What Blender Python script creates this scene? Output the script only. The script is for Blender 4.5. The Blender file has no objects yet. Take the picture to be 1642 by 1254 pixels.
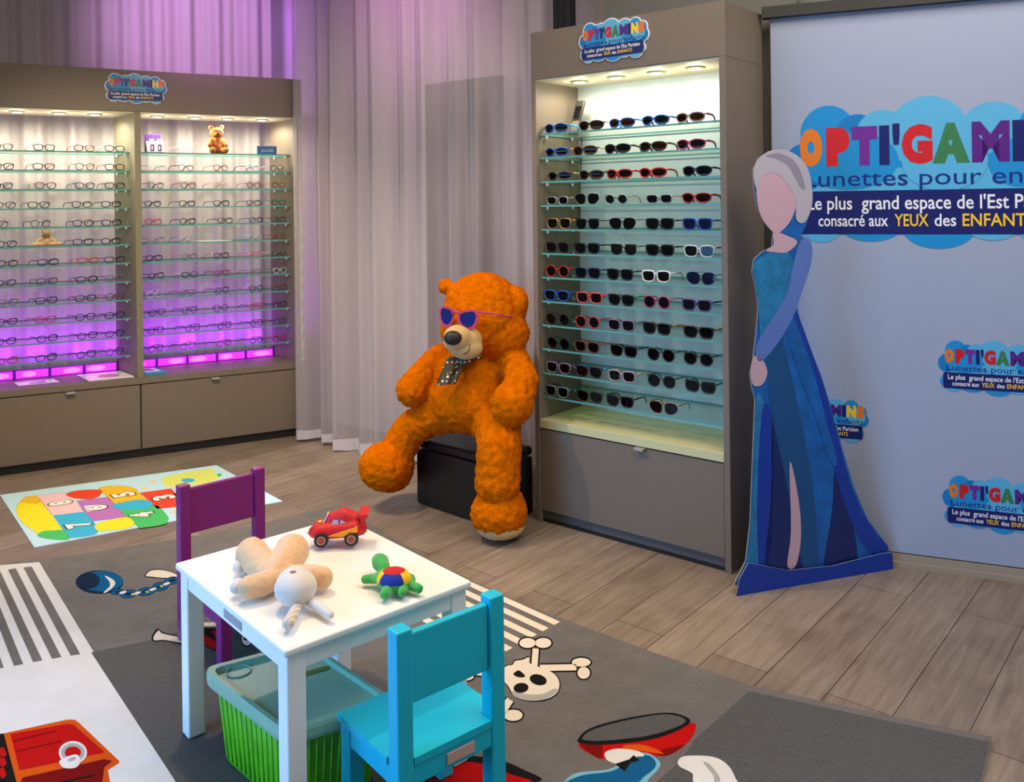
import bpy, bmesh, math, random
from mathutils import Vector, Matrix, noise, geometry
random.seed(7)
PI = math.pi
S = bpy.context.scene
COL = S.collection

# ------------------------------------------------------------------ camera
EYE, FOCAL, HX, HY, ROLL = 1.42, 1400.0, 821.0, 328.2, 0.0125
cd = bpy.data.cameras.new('camera'); cam = bpy.data.objects.new('camera', cd); COL.objects.link(cam)
cam.location = (0, 0, EYE)
cam.rotation_mode = 'QUATERNION'
cam.rotation_quaternion = (Matrix.Rotation(PI/2, 4, 'X') @ Matrix.Rotation(-ROLL, 4, 'Z')).to_quaternion()
cd.sensor_fit = 'HORIZONTAL'; cd.sensor_width = 36.0; cd.lens = FOCAL/1642*36
cd.shift_x = 0.0; cd.shift_y = -(627-HY)/1642
cd.clip_start = 0.05; cd.clip_end = 60
S.camera = cam
S.view_settings.view_transform = 'Standard'; S.view_settings.look = 'None'
S.view_settings.gamma = 1.0; S.view_settings.use_curve_mapping = False
S.view_settings.exposure = 0.12
try:
    S.cycles.transparent_max_bounces = 24; S.cycles.max_bounces = 7
    S.cycles.caustics_reflective = False; S.cycles.caustics_refractive = False
    S.cycles.sample_clamp_indirect = 4.0
    S.cycles.use_denoising = True
except Exception:
    pass
# ------------------------------------------------------------------ world and room light
W = bpy.data.worlds.new('world'); S.world = W; W.use_nodes = True
W.node_tree.nodes['Background'].inputs[0].default_value = (0.80, 0.88, 1.0, 1)
W.node_tree.nodes['Background'].inputs[1].default_value = 0.26

def lamp(name, kind, loc, energy, color, target=None, size=0.3, size_y=None, angle=60, blend=0.5, spread=180):
    l = bpy.data.lights.new(name, kind); l.energy = energy; l.color = color
    if kind == 'AREA':
        l.size = size
        l.spread = math.radians(spread)
        if size_y: l.shape = 'RECTANGLE'; l.size_y = size_y
    elif kind == 'SPOT':
        l.shadow_soft_size = size; l.spot_size = math.radians(angle); l.spot_blend = blend
    else:
        l.shadow_soft_size = size
    o = bpy.data.objects.new(name, l); COL.objects.link(o); o.location = loc
    if target is not None:
        o.rotation_euler = (Vector(target)-Vector(loc)).to_track_quat('-Z', 'Y').to_euler()
    return o
WARM, COOL, PURPLE = (1.0, 0.80, 0.57), (0.16, 0.48, 1.0), (0.40, 0.05, 1.0)
lamp('shop_window_daylight', 'AREA', (-3.1, 0.5, 1.25), 34, COOL, (-0.8, 2.1, 0.1), 2.0, 1.8, spread=85)
lamp('entrance_daylight', 'AREA', (3.4, -0.6, 1.9), 15, (0.72, 0.84, 1.0), (1.6, 3.2, 0.6), 2.2, 2.0)
lamp('ceiling_wash', 'AREA', (-0.6, 2.4, 3.0), 42, WARM, (-0.6, 2.4, 0), 2.6, 2.2)
lamp('ceiling_spot', 'SPOT', (-1.0, 2.9, 2.95), 100, WARM, (-0.55, 2.35, 0.4), 0.05, angle=62, blend=0.6)
lamp('ceiling_spot', 'SPOT', (-1.5, 3.1, 2.95), 120, WARM, (-0.2, 4.0, 0.5), 0.05, angle=60, blend=0.6)
lamp('ceiling_spot', 'SPOT', (-1.7, 3.0, 2.95), 190, WARM, (-2.0, 4.6, 0.6), 0.06, angle=75, blend=0.7)
lamp('ceiling_spot', 'SPOT', (-0.5, 3.2, 2.95), 56, (1.0, 0.86, 0.80), (-0.8, 5.0, 1.2), 0.06, angle=70, blend=0.8)
lamp('ceiling_wash', 'AREA', (1.4, 1.9, 3.0), 46, (1.0, 0.90, 0.82), (1.5, 2.3, 0), 1.6, 1.6)  # fill added overhead to brighten the floor on the right
lamp('purple_spot', 'SPOT', (-1.7, 4.2, 3.0), 125, (0.74, 0.36, 0.95), (-2.0, 5.7, 2.55), 0.1, angle=62, blend=0.9)
lamp('purple_spot', 'SPOT', (-0.9, 3.9, 3.05), 62, (0.9, 0.40, 0.85), (-0.5, 4.85, 2.6), 0.1, angle=60, blend=1.0)
lamp('purple_glow', 'AREA', (-1.20, 5.85, 2.95), 10, PURPLE, (-1.25, 5.80, 1.9), 0.35, 0.2)

# ------------------------------------------------------------------ plan of the room: sight lines turned into metres
_c, _s = math.cos(ROLL), math.sin(ROLL)
def _uv(x, y):
    dx, dy = x-HX, HY-y
    return dx*_c+dy*_s, -dx*_s+dy*_c
def at(x, y, z=0.0):                     # the point of the level plane z seen at x, y of the photo
    u, v = _uv(x, y); Y = FOCAL*(z-EYE)/v
    return Vector((u/FOCAL*Y, Y, z))
def deep(x, y, Y):                       # the point seen at x, y standing Y metres away
    u, v = _uv(x, y)
    return Vector((u/FOCAL*Y, Y, EYE+v/FOCAL*Y))
def along(x, y, o, d):                   # metres along the plan line o + t d
    u, _ = _uv(x, y); k = u/FOCAL
    return (k*o[1]-o[0])/(d[0]-k*d[1])
V2 = lambda v: Vector((v[0], v[1]))

# ------------------------------------------------------------------ materials
def lin(c):
    return tuple((x/255/12.92 if x/255 <= 0.04045 else ((x/255+0.055)/1.055)**2.4) for x in c)
MATS = {}
def mat(name, rgb, rough=0.5, metal=0.0, spec=0.5, vary=0.0, scale=20, bump=0.0, bscale=200, sheen=0.0, coat=0.0):
    if name in MATS: return MATS[name]
    m = bpy.data.materials.new(name); m.use_nodes = True; MATS[name] = m
    N, L = m.node_tree.nodes, m.node_tree.links
    b = N['Principled BSDF']; c = lin(rgb)
    b.inputs['Base Color'].default_value = (*c, 1); b.inputs['Roughness'].default_value = rough
    b.inputs['Metallic'].default_value = metal; b.inputs['Specular IOR Level'].default_value = spec
    b.inputs['Sheen Weight'].default_value = sheen; b.inputs['Coat Weight'].default_value = coat
    if vary or bump:
        tc = N.new('ShaderNodeTexCoord')
    if vary:
        n = N.new('ShaderNodeTexNoise'); n.inputs['Scale'].default_value = scale; n.inputs['Detail'].default_value = 9; n.inputs['Roughness'].default_value = 0.68
        r = N.new('ShaderNodeValToRGB'); L.new(tc.outputs['Object'], n.inputs['Vector']); L.new(n.outputs[0], r.inputs[0])
        r.color_ramp.elements[0].position = 0.3; r.color_ramp.elements[1].position = 0.7
        r.color_ramp.elements[0].color = (*[x*(1-vary) for x in c], 1)
        r.color_ramp.elements[1].color = (*[min(1, x*(1+vary)) for x in c], 1)
        L.new(r.outputs[0], b.inputs['Base Color'])
    if bump:
        n = N.new('ShaderNodeTexNoise'); n.inputs['Scale'].default_value = bscale; n.inputs['Detail'].default_value = 4
        L.new(tc.outputs['Object'], n.inputs['Vector'])
        k = N.new('ShaderNodeBump'); k.inputs['Strength'].default_value = bump; k.inputs['Distance'].default_value = 0.025 if name.startswith('rug') else 0.01
        L.new(n.outputs[0], k.inputs['Height']); L.new(k.outputs[0], b.inputs['Normal'])
    return m
def glow(name, rgb, strength):
    if name in MATS: return MATS[name]
    m = bpy.data.materials.new(name); m.use_nodes = True; MATS[name] = m
    b = m.node_tree.nodes['Principled BSDF']
    b.inputs['Emission Color'].default_value = (*lin(rgb), 1); b.inputs['Emission Strength'].default_value = strength
    b.inputs['Base Color'].default_value = (*lin(rgb), 1)
    return m
def glass(name, tint, gloss=0.08, rough=0.02):
    if name in MATS: return MATS[name]
    m = bpy.data.materials.new(name); m.use_nodes = True; MATS[name] = m
    N, L = m.node_tree.nodes, m.node_tree.links
    N.remove(N['Principled BSDF'])
    t = N.new('ShaderNodeBsdfTransparent'); t.inputs[0].default_value = (*tint, 1)
    g = N.new('ShaderNodeBsdfGlossy'); g.inputs['Roughness'].default_value = rough
    f = N.new('ShaderNodeLayerWeight'); f.inputs['Blend'].default_value = 0.35
    k = N.new('ShaderNodeMath'); k.operation = 'MULTIPLY_ADD'; k.inputs[1].default_value = gloss*2.0; k.inputs[2].default_value = gloss*0.3
    L.new(f.outputs['Fresnel'], k.inputs[0])
    x = N.new('ShaderNodeMixShader'); L.new(k.outputs[0], x.inputs[0]); L.new(t.outputs[0], x.inputs[1]); L.new(g.outputs[0], x.inputs[2])
    L.new(x.outputs[0], N['Material Output'].inputs[0])
    return m
def cloth(name, rgb, clear=0.2, through=0.35):
    if name in MATS: return MATS[name]
    m = bpy.data.materials.new(name); m.use_nodes = True; MATS[name] = m
    N, L = m.node_tree.nodes, m.node_tree.links
    N.remove(N['Principled BSDF'])
    d = N.new('ShaderNodeBsdfDiffuse'); d.inputs[0].default_value = (*lin(rgb), 1)
    t = N.new('ShaderNodeBsdfTranslucent'); t.inputs[0].default_value = (*lin(rgb), 1)
    p = N.new('ShaderNodeBsdfTransparent')
    a = N.new('ShaderNodeMixShader'); a.inputs[0].default_value = through; L.new(d.outputs[0], a.inputs[1]); L.new(t.outputs[0], a.inputs[2])
    x = N.new('ShaderNodeMixShader'); x.inputs[0].default_value = clear; L.new(a.outputs[0], x.inputs[1]); L.new(p.outputs[0], x.inputs[2])
    L.new(x.outputs[0], N['Material Output'].inputs[0])
    return m

# ------------------------------------------------------------------ mesh helpers
class MB:                                 # gathers shapes (world metres) for ONE mesh
    def __init__(s): s.v, s.f, s.m, s.sm = [], [], [], []
    def add(s, vs, fs, mi=0, smooth=False):
        k = len(s.v); s.v += [tuple(v) for v in vs]
        for f in fs: s.f.append([i+k for i in f]); s.m.append(mi); s.sm.append(smooth)
    def hexa(s, lo, hi, mi=0):            # two matching quads, bottom and top
        s.add(list(lo)+list(hi), [(3, 2, 1, 0), (4, 5, 6, 7), (0, 1, 5, 4), (1, 2, 6, 5), (2, 3, 7, 6), (3, 0, 4, 7)], mi)
    def box(s, o, X, Y, Z, mi=0):         # corner and three edge vectors
        o, X, Y, Z = map(Vector, (o, X, Y, Z))
        s.hexa([o, o+X, o+X+Y, o+Y], [o+Z, o+X+Z, o+X+Y+Z, o+Y+Z], mi)
    def prism(s, pts, thick, mi=0, side=None):  # planar outline (3-D points) given a thickness vector
        pts = [Vector(p) for p in pts]; th = Vector(thick); n = len(pts)
        tr = geometry.tessellate_polygon([pts])
        s.add([p+th for p in pts], tr, mi); s.add(pts, [t[::-1] for t in tr], mi)
        s.add(pts+[p+th for p in pts], [(i, (i+1) % n, n+(i+1) % n, n+i) for i in range(n)], mi if side is None else side)
    def tube(s, path, r, n=8, mi=0, closed=False, flat=1.0):
        path = [Vector(p) for p in path]; N = len(path)
        rs = r if isinstance(r, (list, tuple)) else [r]*N
        vs, fs = [], []; ref = Vector((0, 0, 1))
        for i, p in enumerate(path):
            a = path[(i-1) % N] if closed or i else p; b = path[(i+1) % N] if closed or i < N-1 else p
            t = (b-a).normalized() if (b-a).length > 1e-9 else Vector((0, 1, 0))
            if abs(t.dot(ref)) > 0.95: side = t.cross(Vector((1, 0, 0))).normalized()
            else: side = t.cross(ref).normalized()
            up = side.cross(t)
            for j in range(n):
                q = 2*PI*j/n; vs.append(p+side*math.cos(q)*rs[i]+up*math.sin(q)*rs[i]*flat)
        for i in range(N if closed else N-1):
            k = (i+1) % N
            for j in range(n): fs.append((i*n+j, i*n+(j+1) % n, k*n+(j+1) % n, k*n+j))
        if not closed: fs += [tuple(range(n))[::-1], tuple((N-1)*n+j for j in range(n))]
        s.add(vs, fs, mi, True)
    def ball(s, c, r, mi=0, nu=20, nv=12, axes=None, pick=None):
        c = Vector(c); r = (r, r, r) if not isinstance(r, (list, tuple)) else r
        X, Y, Z = axes or (Vector((1, 0, 0)), Vector((0, 1, 0)), Vector((0, 0, 1)))
        k = len(s.v)
        for i in range(nv+1):
            t = PI*i/nv
            for j in range(nu):
                q = 2*PI*j/nu
                s.v.append(tuple(c+X*(r[0]*math.sin(t)*math.cos(q))+Y*(r[1]*math.sin(t)*math.sin(q))+Z*(r[2]*math.cos(t))))
        for i in range(nv):
            for j in range(nu):
                s.f.append([k+i*nu+j, k+(i+1)*nu+j, k+(i+1)*nu+(j+1) % nu, k+i*nu+(j+1) % nu])
                s.m.append(pick((i+0.5)/nv, (j+0.5)/nu) if pick else mi); s.sm.append(True)
    def disc(s, c, ax, r, h, mi=0, n=24):
        c = Vector(c); ax = Vector(ax).normalized(); a = ax.orthogonal().normalized(); b = ax.cross(a)
        s.prism([c+a*math.cos(2*PI*i/n)*r+b*math.sin(2*PI*i/n)*r for i in range(n)], ax*h, mi)
    def mesh(s, name, mats, shift=None):
        me = bpy.data.meshes.new(name); sh = Vector(shift) if shift is not None else Vector((0, 0, 0))
        me.from_pydata([tuple(Vector(v)-sh) for v in s.v], [], s.f)
        for m in mats: me.materials.append(m)
        me.polygons.foreach_set('material_index', s.m); me.polygons.foreach_set('use_smooth', s.sm)
        bm = bmesh.new(); bm.from_mesh(me); bmesh.ops.remove_doubles(bm, verts=bm.verts, dist=1e-6)
        bmesh.ops.recalc_face_normals(bm, faces=bm.faces); bm.to_mesh(me); bm.free(); me.update()
        return me
def wloc(o):
    p = Vector((0, 0, 0))
    while o is not None: p += o.location; o = o.parent
    return p
def put(name, mb, mats, parent=None, base=None, bevel=0.0, seg=2):
    mats = mats if isinstance(mats, (list, tuple)) else [mats]
    sh = wloc(parent) if parent is not None else Vector((0, 0, 0))
    if base is not None: sh = Vector(base)
    me = mb.mesh(name, mats, sh); o = bpy.data.objects.new(name, me); COL.objects.link(o)
    if parent is not None:
        o.parent = parent
        if base is not None: o.location = Vector(base)-wloc(parent)
    elif base is not None: o.location = base
    if bevel:
        b = o.modifiers.new('bevel', 'BEVEL'); b.width = bevel; b.segments = seg; b.limit_method = 'ANGLE'; b.angle_limit = math.radians(40)
    return o
def tag(o, label, cat, group=None):
    o['label'] = label; o['category'] = cat
    if group: o['group'] = group
    return o
def thing(name, label, cat, loc, group=None, rz=0.0):
    o = bpy.data.objects.new(name, None); COL.objects.link(o); o.empty_display_size = 0.1
    o.location = loc; o.rotation_euler = (0, 0, rz)
    return tag(o, label, cat, group)
def structure(name, mb, mats, **k):
    o = put(name, mb, mats, **k); o['kind'] = 'structure'; return o
def smooth_loop(pts, n=6):
    P = [Vector(p) for p in pts]; out = []; N = len(P)
    for i in range(N):
        a, b, c, d = P[i-1], P[i], P[(i+1) % N], P[(i+2) % N]
        for k in range(n):
            t = k/n
            out.append(0.5*((2*b)+(c-a)*t+(2*a-5*b+4*c-d)*t*t+(3*b-a-3*c+d)*t**3))
    return out
def soft(name, chains, voxel, mats, parent=None, base=None, rough=0.0, rscale=30, iters=6, paint=None):
    """one continuous plush surface grown over chains of (point, radius)"""
    bm = bmesh.new()
    for ch in chains:
        pts = []
        for i, (p, r) in enumerate(ch):
            p = Vector(p); r = Vector(r) if isinstance(r, (tuple, list)) else Vector((r, r, r))
            if i:
                q, s_ = pts[-1]; m = max(1, int((p-q).length/(min(s_)*0.35)))
                pts += [(q.lerp(p, k/m), s_.lerp(r, k/m)) for k in range(1, m+1)]
            else: pts.append((p, r))
        for p, r in pts:
            bmesh.ops.create_icosphere(bm, subdivisions=3, radius=1.0, matrix=Matrix.Translation(p) @ Matrix.Diagonal((r.x, r.y, r.z, 1)))
    me = bpy.data.meshes.new('t'); bm.to_mesh(me); bm.free()
    o = bpy.data.objects.new('t', me); COL.objects.link(o)
    r = o.modifiers.new('r', 'REMESH'); r.mode = 'VOXEL'; r.voxel_size = voxel; r.use_smooth_shade = True
    s_ = o.modifiers.new('s', 'SMOOTH'); s_.factor = 0.5; s_.iterations = iters
    dg = bpy.context.evaluated_depsgraph_get(); dg.update()
    m2 = bpy.data.meshes.new_from_object(o.evaluated_get(dg)); bpy.data.objects.remove(o)
    m2.name = name; m2.materials.clear()
    if rough:
        ns = [v.normal.copy() for v in m2.vertices]
        for v, n in zip(m2.vertices, ns):
            d = noise.fractal(v.co*rscale, 1.0, 2.0, 3)
            v.co += n*d*rough
    mats = mats if isinstance(mats, (list, tuple)) else [mats]
    for m in mats: m2.materials.append(m)
    sh = Vector(base) if base is not None else (wloc(parent) if parent is not None else Vector((0, 0, 0)))
    for p in m2.polygons:
        p.use_smooth = True
        p.material_index = paint(p.center) if paint else 0
    for v in m2.vertices: v.co -= sh
    o = bpy.data.objects.new(name, m2); COL.objects.link(o)
    if parent is not None: o.parent = parent
    elif base is not None: o.location = base
    return o
_GLYPH = {}
def glyphs(s, bold=0.0):                   # outline text as triangles, unit capital height
    if (s, bold) in _GLYPH: return _GLYPH[s, bold]
    c = bpy.data.curves.new('t', 'FONT'); c.body = s; c.size = 1.0; c.offset = bold; c.resolution_u = 3
    o = bpy.data.objects.new('t', c); COL.objects.link(o)
    dg = bpy.context.evaluated_depsgraph_get(); dg.update()
    me = bpy.data.meshes.new_from_object(o.evaluated_get(dg))
    vs = [v.co.copy() for v in me.vertices]; fs = [tuple(p.vertices) for p in me.polygons]
    bpy.data.objects.remove(o); bpy.data.meshes.remove(me)
    x0 = min(v.x for v in vs); x1 = max(v.x for v in vs); y1 = max(v.y for v in vs); y0 = min(v.y for v in vs)
    _GLYPH[s, bold] = (vs, fs, x0, x1, y0, y1); return _GLYPH[s, bold]
def write(mb, s, o, R, U, width, height, bold=0.0, mi=0, full=False):
    """letters fitted to width; height = capital height (full: whole glyph box)"""
    vs, fs, x0, x1, y0, y1 = glyphs(s, bold)
    cap = (y1-y0) if full else 0.70
    yb = y0 if full else 0.0
    kx = width/(x1-x0); ky = height/cap
    mb.add([Vector(o)+R*((v.x-x0)*kx)+U*((v.y-yb)*ky) for v in vs], fs, mi)
UP = Vector((0, 0, 1))
def v3(p, z=0.0): return Vector((p[0], p[1], z))

# ================================================================== SETTING
M_TAUPE = mat('taupe_laminate', (118, 105, 90), 0.55, vary=0.04, scale=60)
M_TAUPE_IN = mat('taupe_inside', (126, 120, 98), 0.6)
M_BLACK = mat('black_trim', (20, 20, 20), 0.5)
M_WALL = mat('grey_wall', (112, 112, 104), 0.8)
M_WHITE = mat('white_paint', (238, 236, 230), 0.4)
M_METAL = mat('brushed_metal', (190, 190, 190), 0.3, metal=0.9)
M_CHROME = mat('handle_metal', (205, 200, 195), 0.3, metal=0.6)

def floor_material():
    m = bpy.data.materials.new('wood_planks'); m.use_nodes = True
    N, L = m.node_tree.nodes, m.node_tree.links; b = N['Principled BSDF']
    tc = N.new('ShaderNodeTexCoord'); mp = N.new('ShaderNodeMapping')
    mp.inputs['Rotation'].default_value = (0, 0, math.radians(-50)); mp.inputs['Location'].default_value = (0, 0.145, 0)
    L.new(tc.outputs['Object'], mp.inputs['Vector'])
    br = N.new('ShaderNodeTexBrick'); L.new(mp.outputs[0], br.inputs['Vector'])
    br.inputs['Color1'].default_value = (*lin((150, 134, 118)), 1); br.inputs['Color2'].default_value = (*lin((126, 111, 98)), 1)
    br.inputs['Mortar'].default_value = (*lin((74, 60, 48)), 1); br.inputs['Scale'].default_value = 1.0
    br.inputs['Mortar Size'].default_value = 0.0016; br.inputs['Bias'].default_value = -0.1
    br.inputs['Brick Width'].default_value = 1.25; br.inputs['Row Height'].default_value = 0.18; br.offset = 0.37; br.offset_frequency = 2
    st = N.new('ShaderNodeMapping'); st.inputs['Scale'].default_value = (1.2, 14, 1); L.new(mp.outputs[0], st.inputs['Vector'])
    n = N.new('ShaderNodeTexNoise'); n.inputs['Scale'].default_value = 3.0; n.inputs['Detail'].default_value = 8; n.inputs['Roughness'].default_value = 0.65
    n.inputs['Distortion'].default_value = 0.7; L.new(st.outputs[0], n.inputs['Vector'])
    r = N.new('ShaderNodeValToRGB'); L.new(n.outputs[0], r.inputs[0])
    r.color_ramp.elements[0].position = 0.32; r.color_ramp.elements[0].color = (0.70, 0.68, 0.66, 1)
    r.color_ramp.elements[1].position = 0.68; r.color_ramp.elements[1].color = (1.10, 1.10, 1.10, 1)
    k = N.new('ShaderNodeTexNoise'); k.inputs['Scale'].default_value = 4.5; k.inputs['Detail'].default_value = 3; L.new(mp.outputs[0], k.inputs['Vector'])
    kr = N.new('ShaderNodeValToRGB'); L.new(k.outputs[0], kr.inputs[0])
    kr.color_ramp.elements[0].position = 0.30; kr.color_ramp.elements[0].color = (0.80, 0.78, 0.76, 1); kr.color_ramp.elements[1].position = 0.5; kr.color_ramp.elements[1].color = (1, 1, 1, 1)
    x = N.new('ShaderNodeMixRGB'); x.blend_type = 'MULTIPLY'; x.inputs[0].default_value = 1; L.new(br.outputs[0], x.inputs[1]); L.new(r.outputs[0], x.inputs[2])
    y = N.new('ShaderNodeMixRGB'); y.blend_type = 'MULTIPLY'; y.inputs[0].default_value = 1; L.new(x.outputs[0], y.inputs[1]); L.new(kr.outputs[0], y.inputs[2])
    L.new(y.outputs[0], b.inputs['Base Color']); b.inputs['Roughness'].default_value = 0.42; b.inputs['Specular IOR Level'].default_value = 0.4
    bp = N.new('ShaderNodeBump'); bp.inputs['Strength'].default_value = 0.15; bp.inputs['Distance'].default_value = 0.004
    L.new(n.outputs[0], bp.inputs['Height']); L.new(bp.outputs[0], b.inputs['Normal'])
    return m
mb = MB(); mb.box((-5, -2, -0.1), (10, 0, 0), (0, 10.5, 0), (0, 0, 0.1)); structure('floor', mb, floor_material())
mb = MB(); mb.box((-5, -2, 3.2), (10, 0, 0), (0, 10.5, 0), (0, 0, 0.1)); structure('ceiling', mb, mat('ceiling_paint', (120, 118, 112), 0.9))

# plan lines
L0, L1 = V2(at(0, 765)), V2(at(490, 698))                 # front of the eyeglass cabinet
LA = (L1-L0).normalized()
_f, _b = V2(at(225.5, 605, .46)), V2(at(186.6, 594.7, .46)); _f2, _b2 = V2(at(487, 574.4, .46)), V2(at(445.2, 561.2, .46))
LD = ((_b-_f)+(_b2-_f2))*0.5                              # its depth
R0, R1 = V2(at(860, 834)), V2(at(1173, 921))              # front of the sunglasses cabinet
RA = (R1-R0).normalized(); RD = Vector((-RA.y, RA.x))*0.345
B0 = R1+RD+RA*0.005                                       # banner start
B1 = V2(at(1642, 930)); BA = (B1-B0).normalized(); BN = Vector((BA.y, -BA.x))

def wall(name, a, b, h, t, m, z0=0.0):
    a, b = Vector(a), Vector(b); d = (b-a).normalized(); n = Vector((-d.y, d.x))*t
    mb = MB(); mb.hexa([v3(a, z0), v3(b, z0), v3(b+n, z0), v3(a+n, z0)], [v3(a, h), v3(b, h), v3(b+n, h), v3(a+n, h)])
    return structure(name, mb, m)
LBK = L0+LD+LD.normalized()*0.42
wall('wall_left', LBK-LA*3.0, LBK+LA*2.25, 3.2, 0.1, mat('plaster_wall', (205, 196, 200), 0.9))
CA = Vector((-1.02, 5.62)); CB = Vector((0.50, 4.45))     # wall behind the middle curtain
CDIR = (CB-CA).normalized(); CN = Vector((-CDIR.y, CDIR.x))
wall('wall_back', CA-CDIR*0.55, CB, 3.2, 0.1, mat('plaster_wall_pale', (214, 204, 206), 0.9))
dl = along(690, 420, CA, CDIR); dr = along(812, 420, CA, CDIR)
mb = MB(); p = CA+CDIR*dl-CN*0.03; q = CA+CDIR*dr-CN*0.03
mb.hexa([v3(p), v3(q), v3(q+CN*.028), v3(p+CN*.028)], [v3(p, 2.14), v3(q, 2.14), v3(q+CN*.028, 2.14), v3(p+CN*.028, 2.14)])
door = structure('door_1', mb, mat('dark_door', (30, 27, 27), 0.6), bevel=0.004)
WR0 = R0+RD+RA*0.30+RD.normalized()*0.06
wall('wall_right', WR0-RA*0.17, R1+RD+RA*0.12+RD.normalized()*0.06, 3.2, 0.1, M_WALL)
bw0 = B0-BA*0.02+(-BN)*0.07; wall('wall_banner', bw0, bw0+BA*2.6, 3.2, 0.1, M_WALL)
# black upright at the end of the curtain, above the sunglasses cabinet
t = along(884, 20, R0+RD*1.02, RA); t2 = along(911, 20, R0+RD*1.02, RA)
p = R0+RD*1.06+RA*t; q = R0+RD*1.06+RA*t2; n = RD.normalized()*0.05
mb = MB(); mb.hexa([v3(p), v3(q), v3(q+n), v3(p+n)], [v3(p, 3.2), v3(q, 3.2), v3(q+n, 3.2), v3(p+n, 3.2)])
for k in (0.25, 0.62): mb.box(v3(p+(q-p)*k-n*0.12), v3((q-p)*0.06), v3(n*0.12), (0, 0, 3.2))
structure('trim_1', mb, mat('black_upright', (30, 30, 32), 0.4))
# skirting and dark head rail of the banner wall
mb = MB(); e = B0+BN*0.004
mb.box(v3(e), v3(BA*2.4), v3(BN*0.022), (0, 0, 0.045)); mb.box(v3(e+BN*0.022), v3(BA*2.4), v3(BN*0.012), (0, 0, 0.02))
structure('baseboard_right', mb, mat('oak_skirting', (160, 143, 124), 0.5))
mb = MB(); mb.box(v3(B0+BN*0.002, 2.165), v3(BA*2.4), v3(BN*0.05), (0, 0, 0.045)); structure('trim_2', mb, mat('dark_rail', (34, 34, 30), 0.5))

# ================================================================== CABINETS
M_GLASS = glass('shelf_glass', (0.945, 0.985, 0.955), 0.10)
M_EDGE = mat('glass_edge', (88, 152, 146), 0.15)
M_PIN = mat('clear_pin', (220, 222, 215), 0.2)
M_SOFFIT = mat('cream_soffit', (236, 226, 190), 0.6)
M_LAMP = glow('downlight_glow', (255, 246, 215), 2.2)
M_RING = mat('downlight_ring', (150, 156, 110), 0.35, metal=0.5)
Z = [1.752-0.1064*i for i in range(12)]    # the twelve shelf tops of the eyeglass cabinet
ZR = [1.737-0.1070*i for i in range(12)]
HEAD, TOP, SLAB = 1.972, 2.215, 0.457

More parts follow.
